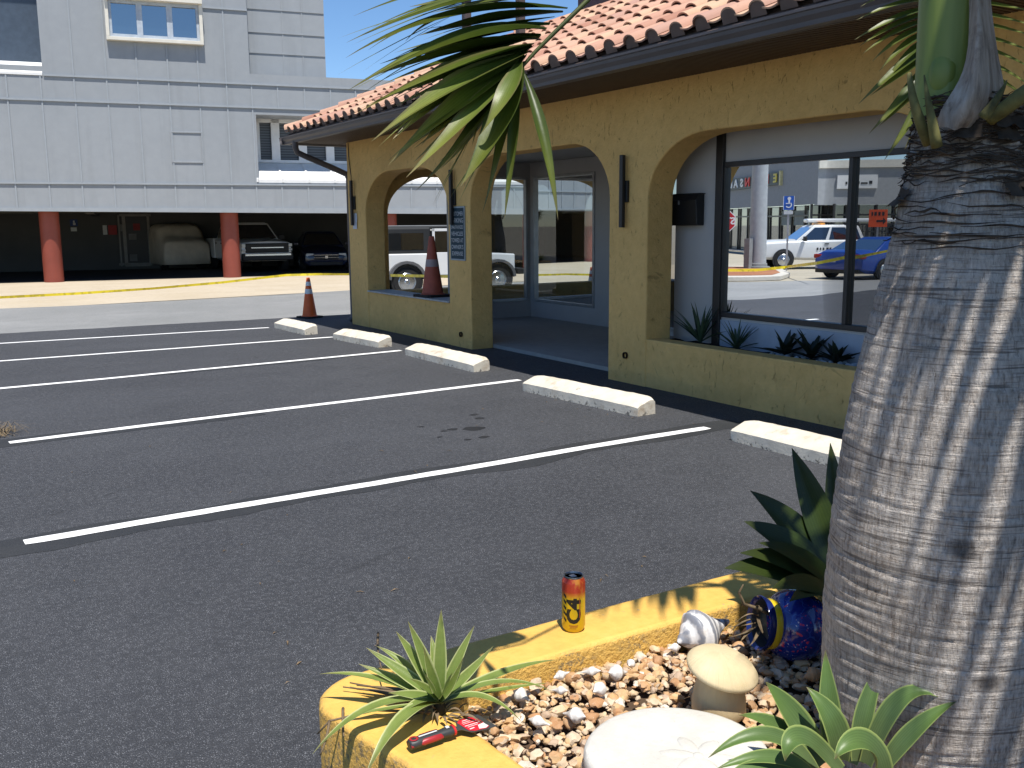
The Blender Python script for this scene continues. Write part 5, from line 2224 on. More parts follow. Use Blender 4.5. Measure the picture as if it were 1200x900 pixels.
for T, lift, w in YG:
    mid = YB.lerp(T, .55) + V((0, 0, lift))
    mb = MB()
    mb.leaf(bez(YB + V((0, 0, .02)), mid, T, 14), lance(w * .80 / F_PX * yd, .75, .4, 1.5), (0, 0, 1), .3)
    mb.build('leaf', M['yucca'], t, smooth=True)
# dead leaves and twigs under the yucca
mb = MB()
for pts in (((500, 815), (470, 808), (418, 803)), ((505, 820), (460, 812), (402, 805)), ((500, 826), (450, 812), (425, 807)), ((505, 835), (440, 832), (386, 845), (372, 860)), ((386, 845), (383, 870), (375, 885)), ((402, 830), (401, 850), (403, 863)), ((443, 742), (441, 765), (447, 783)), ((480, 812), (440, 806), (410, 800))):
    P = [onz(x, y, .465 + (.05 if y < 790 else 0)) if x > 380 else onz(x, y, .43) for x, y in pts]
    if len(P) == 3:
        P = bez(P[0], P[1], P[2], 6)
    mb.tube(P, [.004 - .0025 * i / len(P) for i in range(len(P))], 6)
    if pts[0][0] >= 500 and pts[0][1] < 830:
        mb.leaf(P, lance(.010, .7, .4), (0, 0, 1), .4)
random.seed(77)
for k in range(26):
    a = random.uniform(0, 6.3)
    rr = random.uniform(.01, .07)
    p0 = YB + V((rr * math.cos(a), rr * math.sin(a), .006))
    q = V((math.cos(a + .4), math.sin(a + .4), 0)) * random.uniform(.03, .09)
    mb.leaf(bez(p0, p0 + q * .5 + V((0, 0, random.uniform(.005, .03))), p0 + q + V((0, 0, random.uniform(-.004, .004))), 5), lance(random.uniform(.003, .007), .7, .4), (0, 0, 1), .5)
tag(mb.build('dead_twigs', plain('twig_brown', (.16, .115, .07), .9, .2, var=.3, sc=15), smooth=True, base=(.95, 2.15, .45)), 'dry brown twigs and dead leaves under the yucca on the wall', 'twigs')

# ---------------------------------------------------------------- putty knife
KA, KB, KC = onz(479, 873, .470), onz(532, 855, .472), onz(574, 843, .458)
d = (KB - KA).normalized()
up = V((0, 0, 1))
up = (up - d * up.dot(d)).normalized()
sd_ = d.cross(up)
t = thing('putty_knife', 'putty knife with red and black handle and red label on the yellow wall', 'putty knife', KA)
L = (KB - KA).length


def sect(x, w, h):
    return [KA + d * x + sd_ * (w * math.cos(a)) * (1 if abs(math.cos(a)) < .99 else 1) + up * (h * math.sin(a)) for a in [2 * PI * (k + .5) / 12 for k in range(12)]]


mb = MB()
mb.loft([sect(x * L, w, h) for x, w, h in ((0, .012, .009), (.03, .016, .012), (.2, .0165, .0125), (.5, .0145, .011), (.72, .0135, .0105), (.86, .0165, .012), (1.0, .014, .010))])
mb.build('handle', plain('knife_handle_black', (.030, .031, .033), .5, .45), t, smooth=50)
gr = plain('knife_grip_red', (.33, .02, .025), .4, .45)
for s in (-1, 1):
    mb = MB()
    rows = []
    for x, w in ((.22, .3), (.28, 1), (.5, 1), (.66, .9), (.70, .3)):
        base = KA + d * (x * L)
        rows.append([base + sd_ * (s * ww) + up * hh for ww, hh in ((.0155, -.005 * w), (.0172, -.002 * w), (.0168, .003 * w), (.0125, .0105 * w), (.0115, .0098 * w))])
    mb.grid(rows)
    mb.build('grip', gr, t, smooth=True)
mb = MB()
mb.loft([sect(x * L, w, h) for x, w, h in ((.955, .0155, .0112), (.96, .0165, .0122), (1.0, .0165, .0122), (1.005, .0145, .0105))])
mb.build('collar', plain('knife_collar_red', (.50, .02, .02), .35), t, smooth=50)
mb = MB()
mb.loft([[q + up * .0 for q in sect(.05 * L, .0172, .006)], sect(.01 * L, .0165, .006)])
mb.lathe([(.006, .0122), (.0095, .0132), (.0115, .0122)], KA + d * (.11 * L), 18, up, cap=False)
mb.build('hanging_ring', gr, t, smooth=True)
mb = MB()
mb.obox(KA + d * (.22 * L) - sd_ * .003 + up * .0122, d * (.4 * L), sd_ * .005, up * .0006)
mb.obox(KA + d * (.82 * L) - sd_ * .006 + up * .0120, d * (.07 * L), sd_ * .010, up * .0008)
mb.build('handle_marks', plain('mark_white', (.6, .6, .6), .5), t)
e = (KC - KB).normalized()
bu = (V((0, 0, 1)) - e * e.z).normalized()
bs = e.cross(bu)
BL = .105
outl = [(0, .008), (.016, .010), (.030, .034), (.070, .040), (BL, .038), (BL, -.038), (.070, -.040), (.030, -.034), (.016, -.010), (0, -.008)]
P = lambda x, y, z: KB + e * x + bs * y + bu * z
mb = MB()
mb.prism([P(x, y, -.0008) for x, y in outl], bu * .0016)
mb.build('blade', plain('blade_steel', (.13, .13, .13), .32, .5, .7), t)
lab_ = [(.028, .024), (.040, .033), (.074, .036), (.088, .030), (.088, -.022), (.074, -.036), (.040, -.033), (.028, -.024)]
mb = MB()
mb.poly([P(x, y, .0012) for x, y in lab_])
lb = mb.build('label', plain('label_red', (.58, .015, .03), .35, .5), t)
mb = MB()
mb.poly([P(x, y, .0015) for x, y in ((.056, .030), (.074, .034), (.087, .028), (.087, .008), (.066, .012))])
for y, x0, x1, h in ((.018, .034, .050, .004), (.008, .036, .070, .0022), (.000, .033, .080, .003), (-.010, .035, .078, .0018), (-.017, .037, .064, .0022), (-.026, .044, .072, .003)):
    mb.quad(P(x0, y, .0015), P(x1, y - .002, .0015), P(x1, y - .002 + h, .0015), P(x0, y + h, .0015))
mb.build('label_print', plain('label_white', (.70, .68, .66), .4), lb)
mb = MB()
for y, x0, x1, h in ((-.002, .081, .086, .008), (.010, .0865, .0875, .012), (-.012, .080, .086, .006)):
    mb.quad(P(x0, y, .0019), P(x1, y, .0019), P(x1, y + h, .0019), P(x0, y + h, .0019))
mb.build('label_symbol', M['black'], lb)

# ---------------------------------------------------------------- drink can
CP = onz(672, 737, PZ + .0005)
t = thing('drink_can', 'tall yellow and red drink can reading C4 standing on the yellow wall', 'can', CP)
CR, CH = .0365, .178


def m_can():
    m = NT('can_print')
    sx = m.n('ShaderNodeSeparateXYZ')
    m.l(m.co(), sx.inputs[0])
    z = sx.outputs['Z']
    c = m.ramp(m.rng(z, 0, CH), [(0, (.60, .44, .012)), (.60, (.58, .42, .015)), (.66, (.55, .25, .02)), (.74, (.42, .05, .02)), (1, (.38, .035, .02))])
    c = m.mix(m.math('MULTIPLY', m.rng(m.noise(40, 3, sc=(1, 1, .3)), .55, .66), m.rng(z, CH * .55, CH * .8, 0, .5)), c, (.68, .35, .04))
    return m.fin(c, .28, .5, .35)


mb = MB()
mb.lathe([(.024, .003), (.029, .0), (.0325, .006), (CR, .016), (CR, CH * .885), (CR * .97, CH * .905), (CR * .80, CH * .965)], n=48)
mb.build('body', m_can(), t, smooth=40, local=True)
mb = MB()
mb.lathe([(CR * .80, CH * .962), (CR * .83, CH * .985), (CR * .81, CH), (CR * .76, CH * .995), (CR * .73, CH * .965), (.001, CH * .965)], n=48, cap=False)
lid = mb.build('lid', plain('can_lid', (.20, .23, .28), .25, .5, .9), t, smooth=40, local=True)
mb = MB()
mb.box(-.009, .009, -.006, .014, CH * .967, CH * .975)
mb.build('tab', M['chrome'], lid, local=True, bevel=.002)
# upright lettering wrapped round the body; a = angle of the point facing the camera
a0 = math.atan2(CAM.y - CP.y, CAM.x - CP.x)


def wrap(vs, fs, z0, dx=0.0, r=CR + .0004):
    """rotate text 90 degrees so that it reads upwards, wrap it on the can"""
    out = []
    for v in vs:
        hx, hz = -v.y + dx, v.x + z0
        an = a0 + hx / CR
        out.append((r * math.cos(an), r * math.sin(an), hz))
    return out, fs


def subdiv(vs, fs, cuts=2):
    bm = bmesh.new()
    bv = [bm.verts.new(v) for v in vs]
    for f in fs:
        try:
            bm.faces.new([bv[i] for i in f])
        except ValueError:
            pass
    bmesh.ops.triangulate(bm, faces=bm.faces)
    for _ in range(cuts):
        bmesh.ops.subdivide_edges(bm, edges=[e for e in bm.edges if e.calc_length() > .004], cuts=1, use_grid_fill=False)
        bmesh.ops.triangulate(bm, faces=bm.faces)
    bm.verts.index_update()
    r = [v.co.copy() for v in bm.verts], [[v.index for v in f.verts] for f in bm.faces]
    bm.free()
    return r


vs, fs = flat_text('C4', .066, bold=.0030)
vs = [V((v.x * 1.02, v.y * .92, 0)) for v in vs]
vs, fs = subdiv(vs, fs)
mb = MB()
mb.add(*wrap(vs, fs, .072, .003))
# small lines of print at the foot and along the side
for x0, x1, zz, h in ((-.013, .013, .024, .0022), (-.010, .012, .019, .0016), (-.012, .008, .0145, .0014)):
    pass
mb.build('lettering', plain('can_black', (.012, .012, .010), .35), t, local=True)
mb = MB()
for k in range(5):   # slanted black bars on the left
    z = .034 + k * .019
    rows = []
    for j in range(7):
        hx = .0235 + .012 * j / 6
        an = a0 - hx / CR
        rows.append([((CR + .0004) * math.cos(an), (CR + .0004) * math.sin(an), z + (.0095 * j / 6) + q) for q in (0, .0095)])
    mb.grid(rows)
mb.build('side_bars', plain('can_black_bars', (.012, .012, .010), .35), t, local=True)
mb = MB()
for x0, x1, z0, z1 in ((-.014, .014, .0235, .0262), (-.011, .013, .0195, .021), (-.012, .009, .0155, .0168), (.0185, .0205, .05, .115), (.022, .0232, .055, .10)):
    rows = []
    for j in range(6):
        an = a0 + lerp(x0, x1, j / 5) / CR
        rows.append([((CR + .0004) * math.cos(an), (CR + .0004) * math.sin(an), q) for q in (z0, z1)])
    mb.grid(rows)
mb.build('small_print', plain('can_small_print', (.30, .06, .02), .4), t, local=True)

# ---------------------------------------------------------------- agaves
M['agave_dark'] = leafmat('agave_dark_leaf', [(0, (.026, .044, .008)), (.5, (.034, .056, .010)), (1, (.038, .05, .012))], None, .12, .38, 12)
M['agave'] = leafmat('agave_leaf', [(0, (.17, .24, .10)), (.4, (.13, .21, .075)), (.9, (.15, .25, .06)), (1, (.16, .10, .05))], (.34, .42, .13), .30, .40, 10, .45, .80)


def agave(name, label, B, leaves, mat, thick=.004, fold=.35):
    t = thing(name, label, 'plant', B)
    for pts, w, lift in leaves:
        P = [at(*q) for q in pts]
        if len(P) == 2:
            path = bez(P[0], P[0].lerp(P[1], .5) + V((0, 0, lift)), P[1], 14)
        elif len(P) == 3:
            path = bez(P[0], P[1] * 2 - (P[0] + P[2]) * .5, P[2], 16)
        else:
            path = bez3(*P[:4], n=18)
        mb = MB()
        mb.leaf(path, lance(w / F_PX * pts[0][2], .62, .42, 1.7), (CAM - V(B)).normalized() * .9 + V((0, 0, .8)), fold, thick=thick)
        mb.build('leaf', mat, t, smooth=True)
    return t


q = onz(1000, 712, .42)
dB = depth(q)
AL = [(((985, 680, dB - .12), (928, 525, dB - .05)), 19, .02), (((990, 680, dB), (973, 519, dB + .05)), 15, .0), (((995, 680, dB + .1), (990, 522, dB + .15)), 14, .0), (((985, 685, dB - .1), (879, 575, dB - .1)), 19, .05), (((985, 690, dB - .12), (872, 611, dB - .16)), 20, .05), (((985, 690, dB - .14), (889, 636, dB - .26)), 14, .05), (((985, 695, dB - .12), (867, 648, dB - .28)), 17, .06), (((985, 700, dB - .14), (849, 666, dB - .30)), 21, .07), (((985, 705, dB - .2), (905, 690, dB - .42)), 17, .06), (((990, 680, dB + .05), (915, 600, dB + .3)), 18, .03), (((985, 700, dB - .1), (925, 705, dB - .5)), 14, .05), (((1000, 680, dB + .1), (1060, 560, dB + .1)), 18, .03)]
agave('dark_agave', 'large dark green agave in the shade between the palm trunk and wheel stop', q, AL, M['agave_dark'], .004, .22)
q = onz(985, 925, .41)
dB = depth(q)
AL = [(((978, 890, dB), (972, 830, dB), (967, 762, dB + .02)), 13, 0), (((985, 890, dB - .03), (975, 845, dB - .05), (945, 805, dB - .02)), 15, 0),
      (((1005, 892, dB + .02), (1015, 830, dB + .02), (1039, 766, dB + .06)), 11, 0), (((1000, 895, dB + .05), (1012, 840, dB + .06), (1030, 745, dB + .1)), 8, 0),
      (((1012, 890, dB + .03), (1030, 840, dB + .05), (1034, 808, dB + .05)), 9, 0),
      (((965, 895, dB), (930, 840, dB + .02), (897, 799, dB + .03)), 16, 0),
      (((958, 900, dB), (915, 855, dB + .02), (866, 838, dB)), 12, 0), (((955, 905, dB - .02), (900, 862, dB - .04), (830, 888, dB - .06)), 11, 0),
      (((955, 912, dB - .04), (905, 888, dB - .08), (838, 902, dB - .10)), 10, 0),
      (((985, 905, dB - .05), (940, 850, dB - .10), (922, 858, dB - .13), (920, 892, dB - .13)), 15, 0),
      (((1035, 915, dB - .08), (1030, 860, dB - .12), (995, 858, dB - .15), (978, 890, dB - .16)), 17, 0),
      (((1015, 895, dB), (1035, 835, dB - .04), (1065, 790, dB - .05), (1104, 819, dB - .07)), 12, 0),
      (((1032, 905, dB - .03), (1055, 870, dB - .06), (1085, 838, dB - .08), (1121, 822, dB - .08)), 11, 0),
      (((948, 915, dB - .06), (890, 900, dB - .1), (850, 915, dB - .12)), 10, 0)]
agave('pale_agave', 'yellow green agave with pale leaf edges in front of the palm trunk', q, AL, M['agave'], .003, .38)

# small dark plants behind the low wall of the third arch
M['aloe'] = leafmat('aloe_leaf', [(0, (.05, .085, .05)), (.6, (.06, .10, .055)), (1, (.05, .07, .03))], None, .1, .5)
M['dracaena'] = leafmat('dark_plant_leaf', [(0, (.012, .02, .012)), (1, (.02, .03, .016))], None, .1, .5)


def rosette(name, label, B, n, ln, w, mat, up0, up1, seed, group=None):
    t = thing(name, label, 'plant', B, 0, group)
    random.seed(seed)
    for k in range(n):
        a = 2.4 * k + random.uniform(-.2, .2)
        el = R(random.uniform(up0, up1))
        l = ln * random.uniform(.75, 1.1)
        d = V((math.cos(a) * math.cos(el), math.sin(a) * math.cos(el), math.sin(el)))
        h = V((math.cos(a), math.sin(a), 0))
        mb = MB()
        mb.leaf(bez(V((0, 0, .02)), d * l * .55 + V((0, 0, l * .06)), d * l + h * l * .05 - V((0, 0, l * .07)), 10), lance(w * random.uniform(.8, 1.1), .8, .3, 1.4), (0, 0, 1), .35, thick=.004)
        mb.build('leaf', mat, t, smooth=True, local=True)
    return t


rosette('aloe_plant', 'spiky grey green aloe behind the low wall beside the white porch pillar', (6.80, 7.36, .46), 26, .46, .019, M['aloe'], 25, 85, 1)
rosette('aloe_plant', 'smaller spiky aloe second from the left under the shop window', (6.79, 6.83, .45), 24, .36, .015, M['aloe'], 20, 80, 2)
for k, (y, x, l, lab) in enumerate(((6.22, 6.80, .30, 'dark broad leaved plant in the middle of the window planter'), (5.93, 6.82, .32, 'dark broad leaved plant right of the middle in the window planter'), (5.62, 6.79, .27, 'dark broad leaved plant near the pale pebbles by the trunk'))):
    rosette('broadleaf_plant', lab, (x, y, .46), 16, l, .035, M['dracaena'], 15, 75, 5 + k)

# ---------------------------------------------------------------- palm
PALM = thing('palm_tree', 'thick grey trunked palm with green crownshaft rising from the gravel bed', 'palm tree', (2.07, 1.37, .3))
AX = V((2.07, 1.37, 0))
TP = [(.28, .25), (.34, .252), (.53, .262), (.76, .268), (.98, .26), (1.2, .24), (1.31, .225), (1.41, .206), (1.52, .183), (1.62, .163), (1.72, .143), (1.81, .124), (1.88, .116), (1.96, .112)]


def trad(z):
    for (z0, r0), (z1, r1) in zip(TP, TP[1:]):
        if z <= z1:
            return lerp(r0, r1, (z - z0) / (z1 - z0))
    return TP[-1][1]


random.seed(31)
scars = []
z = .34
while z < 1.95:
    scars.append((z, random.uniform(.3, 1), random.uniform(0, 9)))
    z += random.uniform(.022, .05)
NA, NZ = 150, 300
rows = []
for i in range(NZ + 1):
    z = lerp(.28, 1.96, i / NZ)
    row = []
    top = max(0, (z - 1.62) / .3)
    for k in range(NA):
        a = 2 * PI * k / NA
        d = V((math.cos(a), math.sin(a), 0))
        r = trad(z)
        q = V((d.x * 2.2, d.y * 2.2, z * 2.5))
        dz = 0
        for zs, am, sd in scars:
            zz = z - zs - .018 * mnoise.noise(V((d.x * 1.6, d.y * 1.6, sd)))
            if abs(zz) < .03:
                mod = .5 + .8 * mnoise.noise(V((d.x * 2.5, d.y * 2.5, sd * 3)))
                dz -= .0045 * am * max(0, mod) * math.exp(-(zz / .004) ** 2)
                dz += .0022 * am * math.exp(-((zz + .010) / .008) ** 2)
        r += dz + .004 * mnoise.noise(q) + top * (.018 * mnoise.noise(V((d.x * 3, d.y * 3, z * 22))) + .008 * mnoise.noise(V((d.x * 9, d.y * 9, z * 14))))
        row.append((AX.x + d.x * r, AX.y + d.y * r, z))
    rows.append(row)
mb = MB()
mb.grid(rows, closed=True)


def m_bark():
    m = NT('palm_bark')
    fib = m.noise(1.0, 5, .7, sc=(115, 115, 26), dist=.2)
    band = m.noise(1.0, 6, .65, sc=(2.6, 2.6, 58), dist=.35)
    big = m.noise(4.5, 5, .6)
    hl = m.noise(1.0, 4, .7, sc=(9, 9, 190))
    c = m.ramp(m.math('ADD', m.math('MULTIPLY', fib, .5), m.math('ADD', m.math('MULTIPLY', band, .25), m.math('MULTIPLY', big, .25))), [(.36, (.15, .12, .10)), (.44, (.40, .345, .295)), (.53, (.59, .53, .47)), (.66, (.76, .70, .63))])
    c = m.mix(m.rng(band, .57, .64, 0, .75), c, (.09, .075, .065))
    c = m.mix(m.rng(hl, .56, .66, 0, .6), c, (.13, .105, .09))
    vc = m.noise(1.0, 4, .7, sc=(150, 150, 12))
    c = m.mix(m.rng(vc, .58, .66, 0, .55), c, (.12, .10, .085))
    blot = m.noise(2.4, 6, .7, sc=(1, 1, 1.6), dist=.5)
    c = m.mix(m.rng(blot, .5, .7, 0, .45), c, (.20, .17, .15))
    sz = m.n('ShaderNodeSeparateXYZ')
    m.l(m.co(), sz.inputs[0])
    # black fibrous remains of old sheaths below the crownshaft
    t = m.math('ADD', sz.outputs['Z'], m.math('MULTIPLY', m.noise(1.0, 4, .6, sc=(5, 5, 16)), .36))
    c = m.mix(m.rng(t, 1.90, 2.0, 0, .88), c, (.034, .026, .021))
    knots = m.voro(2.6, sc=(1, 1, 1.5))
    c = m.mix(m.math('MULTIPLY', m.rng(knots, .06, .12, .75, 0), m.rng(big, .45, .5)), c, (.05, .042, .038))
    h = m.math('ADD', m.math('MULTIPLY', m.math('SUBTRACT', fib, vc), .7), m.math('ADD', m.math('MULTIPLY', hl, -.6), m.math('MULTIPLY', band, -.5)))
    return m.fin(c, .85, .2, 0, m.bump(h, .95, .014))


mb.build('trunk', m_bark(), PALM, smooth=True)
# frayed black fibre mat at the top of the trunk
mb = MB()
random.seed(8)
for k in range(330):
    a = random.uniform(0, 2 * PI)
    z = random.choice((random.uniform(1.82, 1.97), random.uniform(1.78, 1.97), random.uniform(1.64, 1.97)))
    ln = random.uniform(.05, .22)
    wv = random.uniform(0, 9)
    lift = random.choice((.002, .003, .005, .010))
    P = []
    for q in range(9):
        t = q / 8 - .5
        aa = a + t * ln / .13
        d = V((math.cos(aa), math.sin(aa), 0))
        zz = z + .014 * mnoise.noise(V((t * 3, wv, 1))) + t * .02 * mnoise.noise(V((wv, 2, 2)))
        P.append(AX + d * (trad(min(zz, 1.95)) + .008 + lift * (.5 + mnoise.noise(V((t * 4, wv, 5)))) + (lift * .6 if q in (0, 8) else 0)) + V((0, 0, zz)))
    mb.tube(P, [random.uniform(.0012, .0035) * (1 - .7 * abs(q / 4 - 1)) for q in range(9)], 5)
# a few torn sheath flaps
for k in range(9):
    a = random.uniform(0, 2 * PI) if k > 5 else math.atan2(IR.y, IR.x) + random.uniform(-1.5, .2)
    z = random.uniform(1.72, 1.95)
    d = V((math.cos(a), math.sin(a), 0))
    tn = V((-d.y, d.x, 0))
    rows = []
    w, h = random.uniform(.02, .05), random.uniform(.02, .045)
    for q in range(5):
        v = q / 4
        rows.append([AX + (d + tn * (x * w / .12)).normalized() * (trad(z) + .008 + .030 * v * v + .007 * mnoise.noise(V((x * 3, v * 3, k)))) + V((0, 0, z - h * v + .012 * mnoise.noise(V((x * 2, v * 2, k + 3))))) for x in (-1, -.6, -.2, .2, .6, 1)])
    mb.grid(rows)
mb.build('fibre_mat', plain('black_fibre', (.055, .041, .030), .9, .2, var=.6, sc=25), PALM, smooth=True)
# crownshaft
IRr = IR
CS = AX - IR * .058
mb = MB()
rows = []
for i in range(40):
    z = lerp(1.93, 3.0, i / 39)
    t = (z - 1.93) / 1.07
    r = .068 + .004 * math.sin(t * 5) + (.006 * math.exp(-(t / .05) ** 2)) - .018 * max(0, t - .6)
    row = []
    for k in range(40):
        a = 2 * PI * k / 40
        rr = r * (1 - .11 * math.exp(-((((a - math.atan2(-.75, -.66) + PI) % (2 * PI)) - PI) / .07) ** 2))
        row.append((CS.x + rr * math.cos(a), CS.y + rr * math.sin(a), z))
    rows.append(row)
mb.grid(rows, closed=True)


def m_shaft():
    m = NT('crownshaft_green')
    c = m.ramp(m.noise(1.0, 4, .5, sc=(16, 16, 1.5)), [(.35, (.13, .19, .035)), (.65, (.21, .26, .06))])
    c = m.mix(m.rng(m.noise(9, 5, .7), .62, .72, 0, .5), c, (.20, .17, .07))
    return m.fin(c, .42, .4, 0, m.bump(m.noise(1, 3, .5, sc=(60, 60, 2)), .15, .004))


CSM = m_shaft()
mb.build('crownshaft', CSM, PALM, smooth=True)
mb = MB()
pb = CS - IR * .026 - IA * .044 + V((0, 0, 2.015))
mb.blob(pb + IA * .010, .034, .034, .062, None, .06, 2, 3)  # swelling of the crownshaft, shaped for its rounded lit spot
mb.build('shaft_swelling', CSM, PALM, smooth=True)
# dead grey sheath on the right
def m_sheath():
    m = NT('dead_sheath_grey')
    v = m.noise(1.0, 5, .65, sc=(38, 38, 4), dist=.3)
    c = m.ramp(v, [(.34, (.15, .115, .09)), (.5, (.33, .27, .215)), (.68, (.46, .40, .34))])
    c = m.mix(m.rng(m.noise(11, 5, .7), .56, .68, 0, .6), c, (.12, .085, .065))
    return m.fin(c, .7, .3, 0, m.bump(v, .6, .008))


mb = MB()
rows = []
SHL = [(-90, 1133, 1154), (-30, 1135, 1158), (20, 1136, 1163), (55, 1135, 1168), (85, 1129, 1174), (105, 1118, 1178), (122, 1106, 1174), (138, 1098, 1164), (150, 1100, 1150)]
for i, (y, xa, xb) in enumerate(SHL):
    row = []
    for k in range(15):
        s_ = k / 14
        dd = 2.055 - .050 * math.sin(PI * min(1, s_ * 1.02)) + .035 * s_ + (.03 * (i / 8) ** 3)
        dd += .012 * mnoise.noise(V((s_ * 3, i * .7, 4)))
        row.append(at(lerp(xa, xb, s_), y + 5 * mnoise.noise(V((s_ * 4, i, 2))), dd))
    rows.append(row)
mb.grid(rows)
mb.build('dead_sheath', m_sheath(), PALM, smooth=True, subsurf=1)
# cut leaf bases
st = plain('cut_stub_green', (.13, .12, .04), .7, .3, var=.6, sc=22)
for pts, rr in ((((1088, 168, 2.06), (1076, 140, 2.03), (1067, 112, 2.03), (1066, 86, 2.05)), (.012, .011, .008, .005)),
                (((1098, 172, 2.03), (1093, 145, 2.01), (1087, 118, 2.01), (1083, 88, 2.02)), (.012, .010, .006, .0015)),
                (((1160, 140, 2.06), (1180, 126, 2.02), (1196, 112, 2.0), (1214, 100, 2.0)), (.014, .016, .017, .016)),
                (((1152, 138, 2.0), (1165, 122, 1.98), (1174, 108, 1.98), (1180, 94, 1.99)), (.012, .009, .006, .001))):
    P = [at(*q) for q in pts]
    mb = MB()
    mb.tube(bez3(*P, n=9), [lerp(rr[min(int(k / 3), 2)], rr[min(int(k / 3), 2) + 1], (k / 3) % 1 if k < 9 else 1) for k in range(10)], 10)
    mb.build('leaf_base', st, PALM, smooth=True)
M['frond'] = leafmat('palm_leaflet', [(0, (.040, .065, .012)), (.4, (.080, .120, .020)), (.75, (.20, .235, .045)), (.95, (.26, .24, .09)), (1, (.28, .20, .12))], (.07, .10, .025), .38, .40, 18, .4, .8)  # brighter outer half paints sunlit green in; tips run to tan
M['frond_lime'] = leafmat('palm_leaflet_sunlit_lime', [(0, (.07, .11, .02)), (.4, (.18, .24, .045)), (.8, (.34, .36, .09)), (1, (.36, .27, .15))], (.20, .20, .07), .40, .40, 18)  # lime copy of the leaflets: sunlit yellow-green put into the colour
RACH = plain('rachis_green', (.07, .085, .02), .5, .4, var=.2, sc=10)
HEAD = CS + V((0, 0, 2.95))


def frond(name, rpts, rr, leaves, n=10):
    """rachis tube with art-directed leaflets: (base, ctrl, tip, half width, lime)"""
    mb = MB()
    path = rpts
    mb.tube(path, [lerp(rr, rr * .25, i / (len(path) - 1)) for i in range(len(path))], 8)
    r = mb.build(name, RACH, PALM, smooth=True)
    g, l = MB(), MB()
    for b, c, t, w, lime, nrm in leaves:
        (l if lime else g).leaf(bez(b, c, t, n), lance(w, .16, .40, 1.25), nrm, .42)
    if g.v:
        g.build('leaflets', M['frond'], r, smooth=True)
    if l.v:
        l.build('sunlit_lime_leaflets', M['frond_lime'], r, smooth=True)  # leaflets in the lime tone that stands for sunlight
    return r


# --- the frond hanging into the picture on the left
random.seed(17)
D1 = 2.0
rp = bez3(HEAD, HEAD + V((-.30, .15, .28)), at(745, -75, D1 + .03), at(689, 0, D1), 14) + [at(652, 36, D1), at(628, 60, D1), at(612, 78, D1), at(604, 88, D1)]
LV = [((640, -30), (520, -25), (414, 19), 7, 0, .0), ((655, -12), (540, -12), (406, 50), 10, 0, -.03), ((665, 10), (520, 0), (405, 68), 12, 0, .03), ((650, 20), (520, 40), (462, 68), 6, 0, .08),
      ((640, 34), (545, 28), (408, 106), 15, 0, .0), ((632, 45), (540, 55), (428, 92), 13, 0, .06), ((625, 52), (520, 78), (418, 133), 14, 1, -.02), ((622, 56), (540, 85), (440, 118), 12, 0, .05), ((618, 62), (520, 105), (435, 166), 14, 1, -.05),
      ((616, 66), (545, 105), (455, 152), 13, 0, .04), ((612, 70), (530, 125), (455, 193), 11, 1, -.03), ((612, 72), (560, 120), (470, 178), 11, 0, .03), ((610, 74), (550, 140), (476, 208), 9, 1, -.04), ((610, 76), (560, 160), (487, 224), 12, 0, .0),
      ((612, 78), (588, 160), (539, 219), 12, 0, -.03), ((610, 80), (590, 175), (556, 200), 8, 0, .04), ((610, 70), (596, 120), (561, 160), 8, 1, -.08), ((608, 84), (590, 180), (565, 250), 7, 0, .02), ((606, 84), (604, 170), (591, 258), 4.5, 0, .0), ((614, 86), (642, 160), (654, 258), 4.5, 0, -.02),
      ((660, 14), (560, 25), (490, 42), 12, 0, .09), ((634, 42), (560, 62), (470, 108), 14, 0, .10), ((624, 55), (570, 90), (500, 125), 13, 0, .10), ((616, 66), (575, 110), (520, 150), 12, 0, .08), ((672, -8), (580, -5), (480, 8), 12, 0, .08), ((690, -28), (600, -30), (500, -20), 12, 0, .05),
      ((616, 72), (570, 135), (530, 175), 10, 1, .05), ((700, -45), (640, -60), (560, -50), 12, 0, 0), ((645, 28), (560, 40), (445, 75), 9, 0, .05)]
lv = []
for b, c, t, w, lime, dd in LV:
    n = (_r * -.2 + _u * .9 - _f * .6 + V((random.uniform(-.3, .3), random.uniform(-.3, .3), 0))).normalized()
    lv.append((at(*b, D1), at(*c, D1 + dd - .06), at(*t, D1 + dd + random.uniform(-.06, .03)), 1.6 * w / F_PX * D1, lime, n))
    if w > 9:   # frayed strands split from the tip
        for q in range(2):
            u0 = random.uniform(.5, .7)
            P = bez(at(*b, D1), at(*c, D1 + dd - .06), at(*t, D1 + dd), 10)
            s0 = P[int(u0 * 10)]
            e = at(t[0] + random.uniform(-14, 26), t[1] + random.uniform(-6, 22), D1 + dd + random.uniform(-.05, .05))
            lv.append((s0, s0.lerp(e, .5) + V((0, 0, .006)), e, random.uniform(.0022, .004), 1, n))
    if w > 8:   # neighbours that fill the fan
        for q in range(2):
            o = random.uniform(-14, 14)
            sc_ = random.uniform(.72, .95)
            tx, ty = b[0] + (t[0] - b[0]) * sc_, b[1] + (t[1] - b[1]) * sc_ + o
            lv.append((at(b[0] + o * .12, b[1] - o * .12, D1 + .005), at(c[0], c[1] + o * .6, D1 + dd + random.uniform(-.02, .08)), at(tx, ty, D1 + dd + random.uniform(0, .1)), random.uniform(.8, 1.15) * w / F_PX * D1, lime, n))
frond('frond', rp, .012, lv, 14)


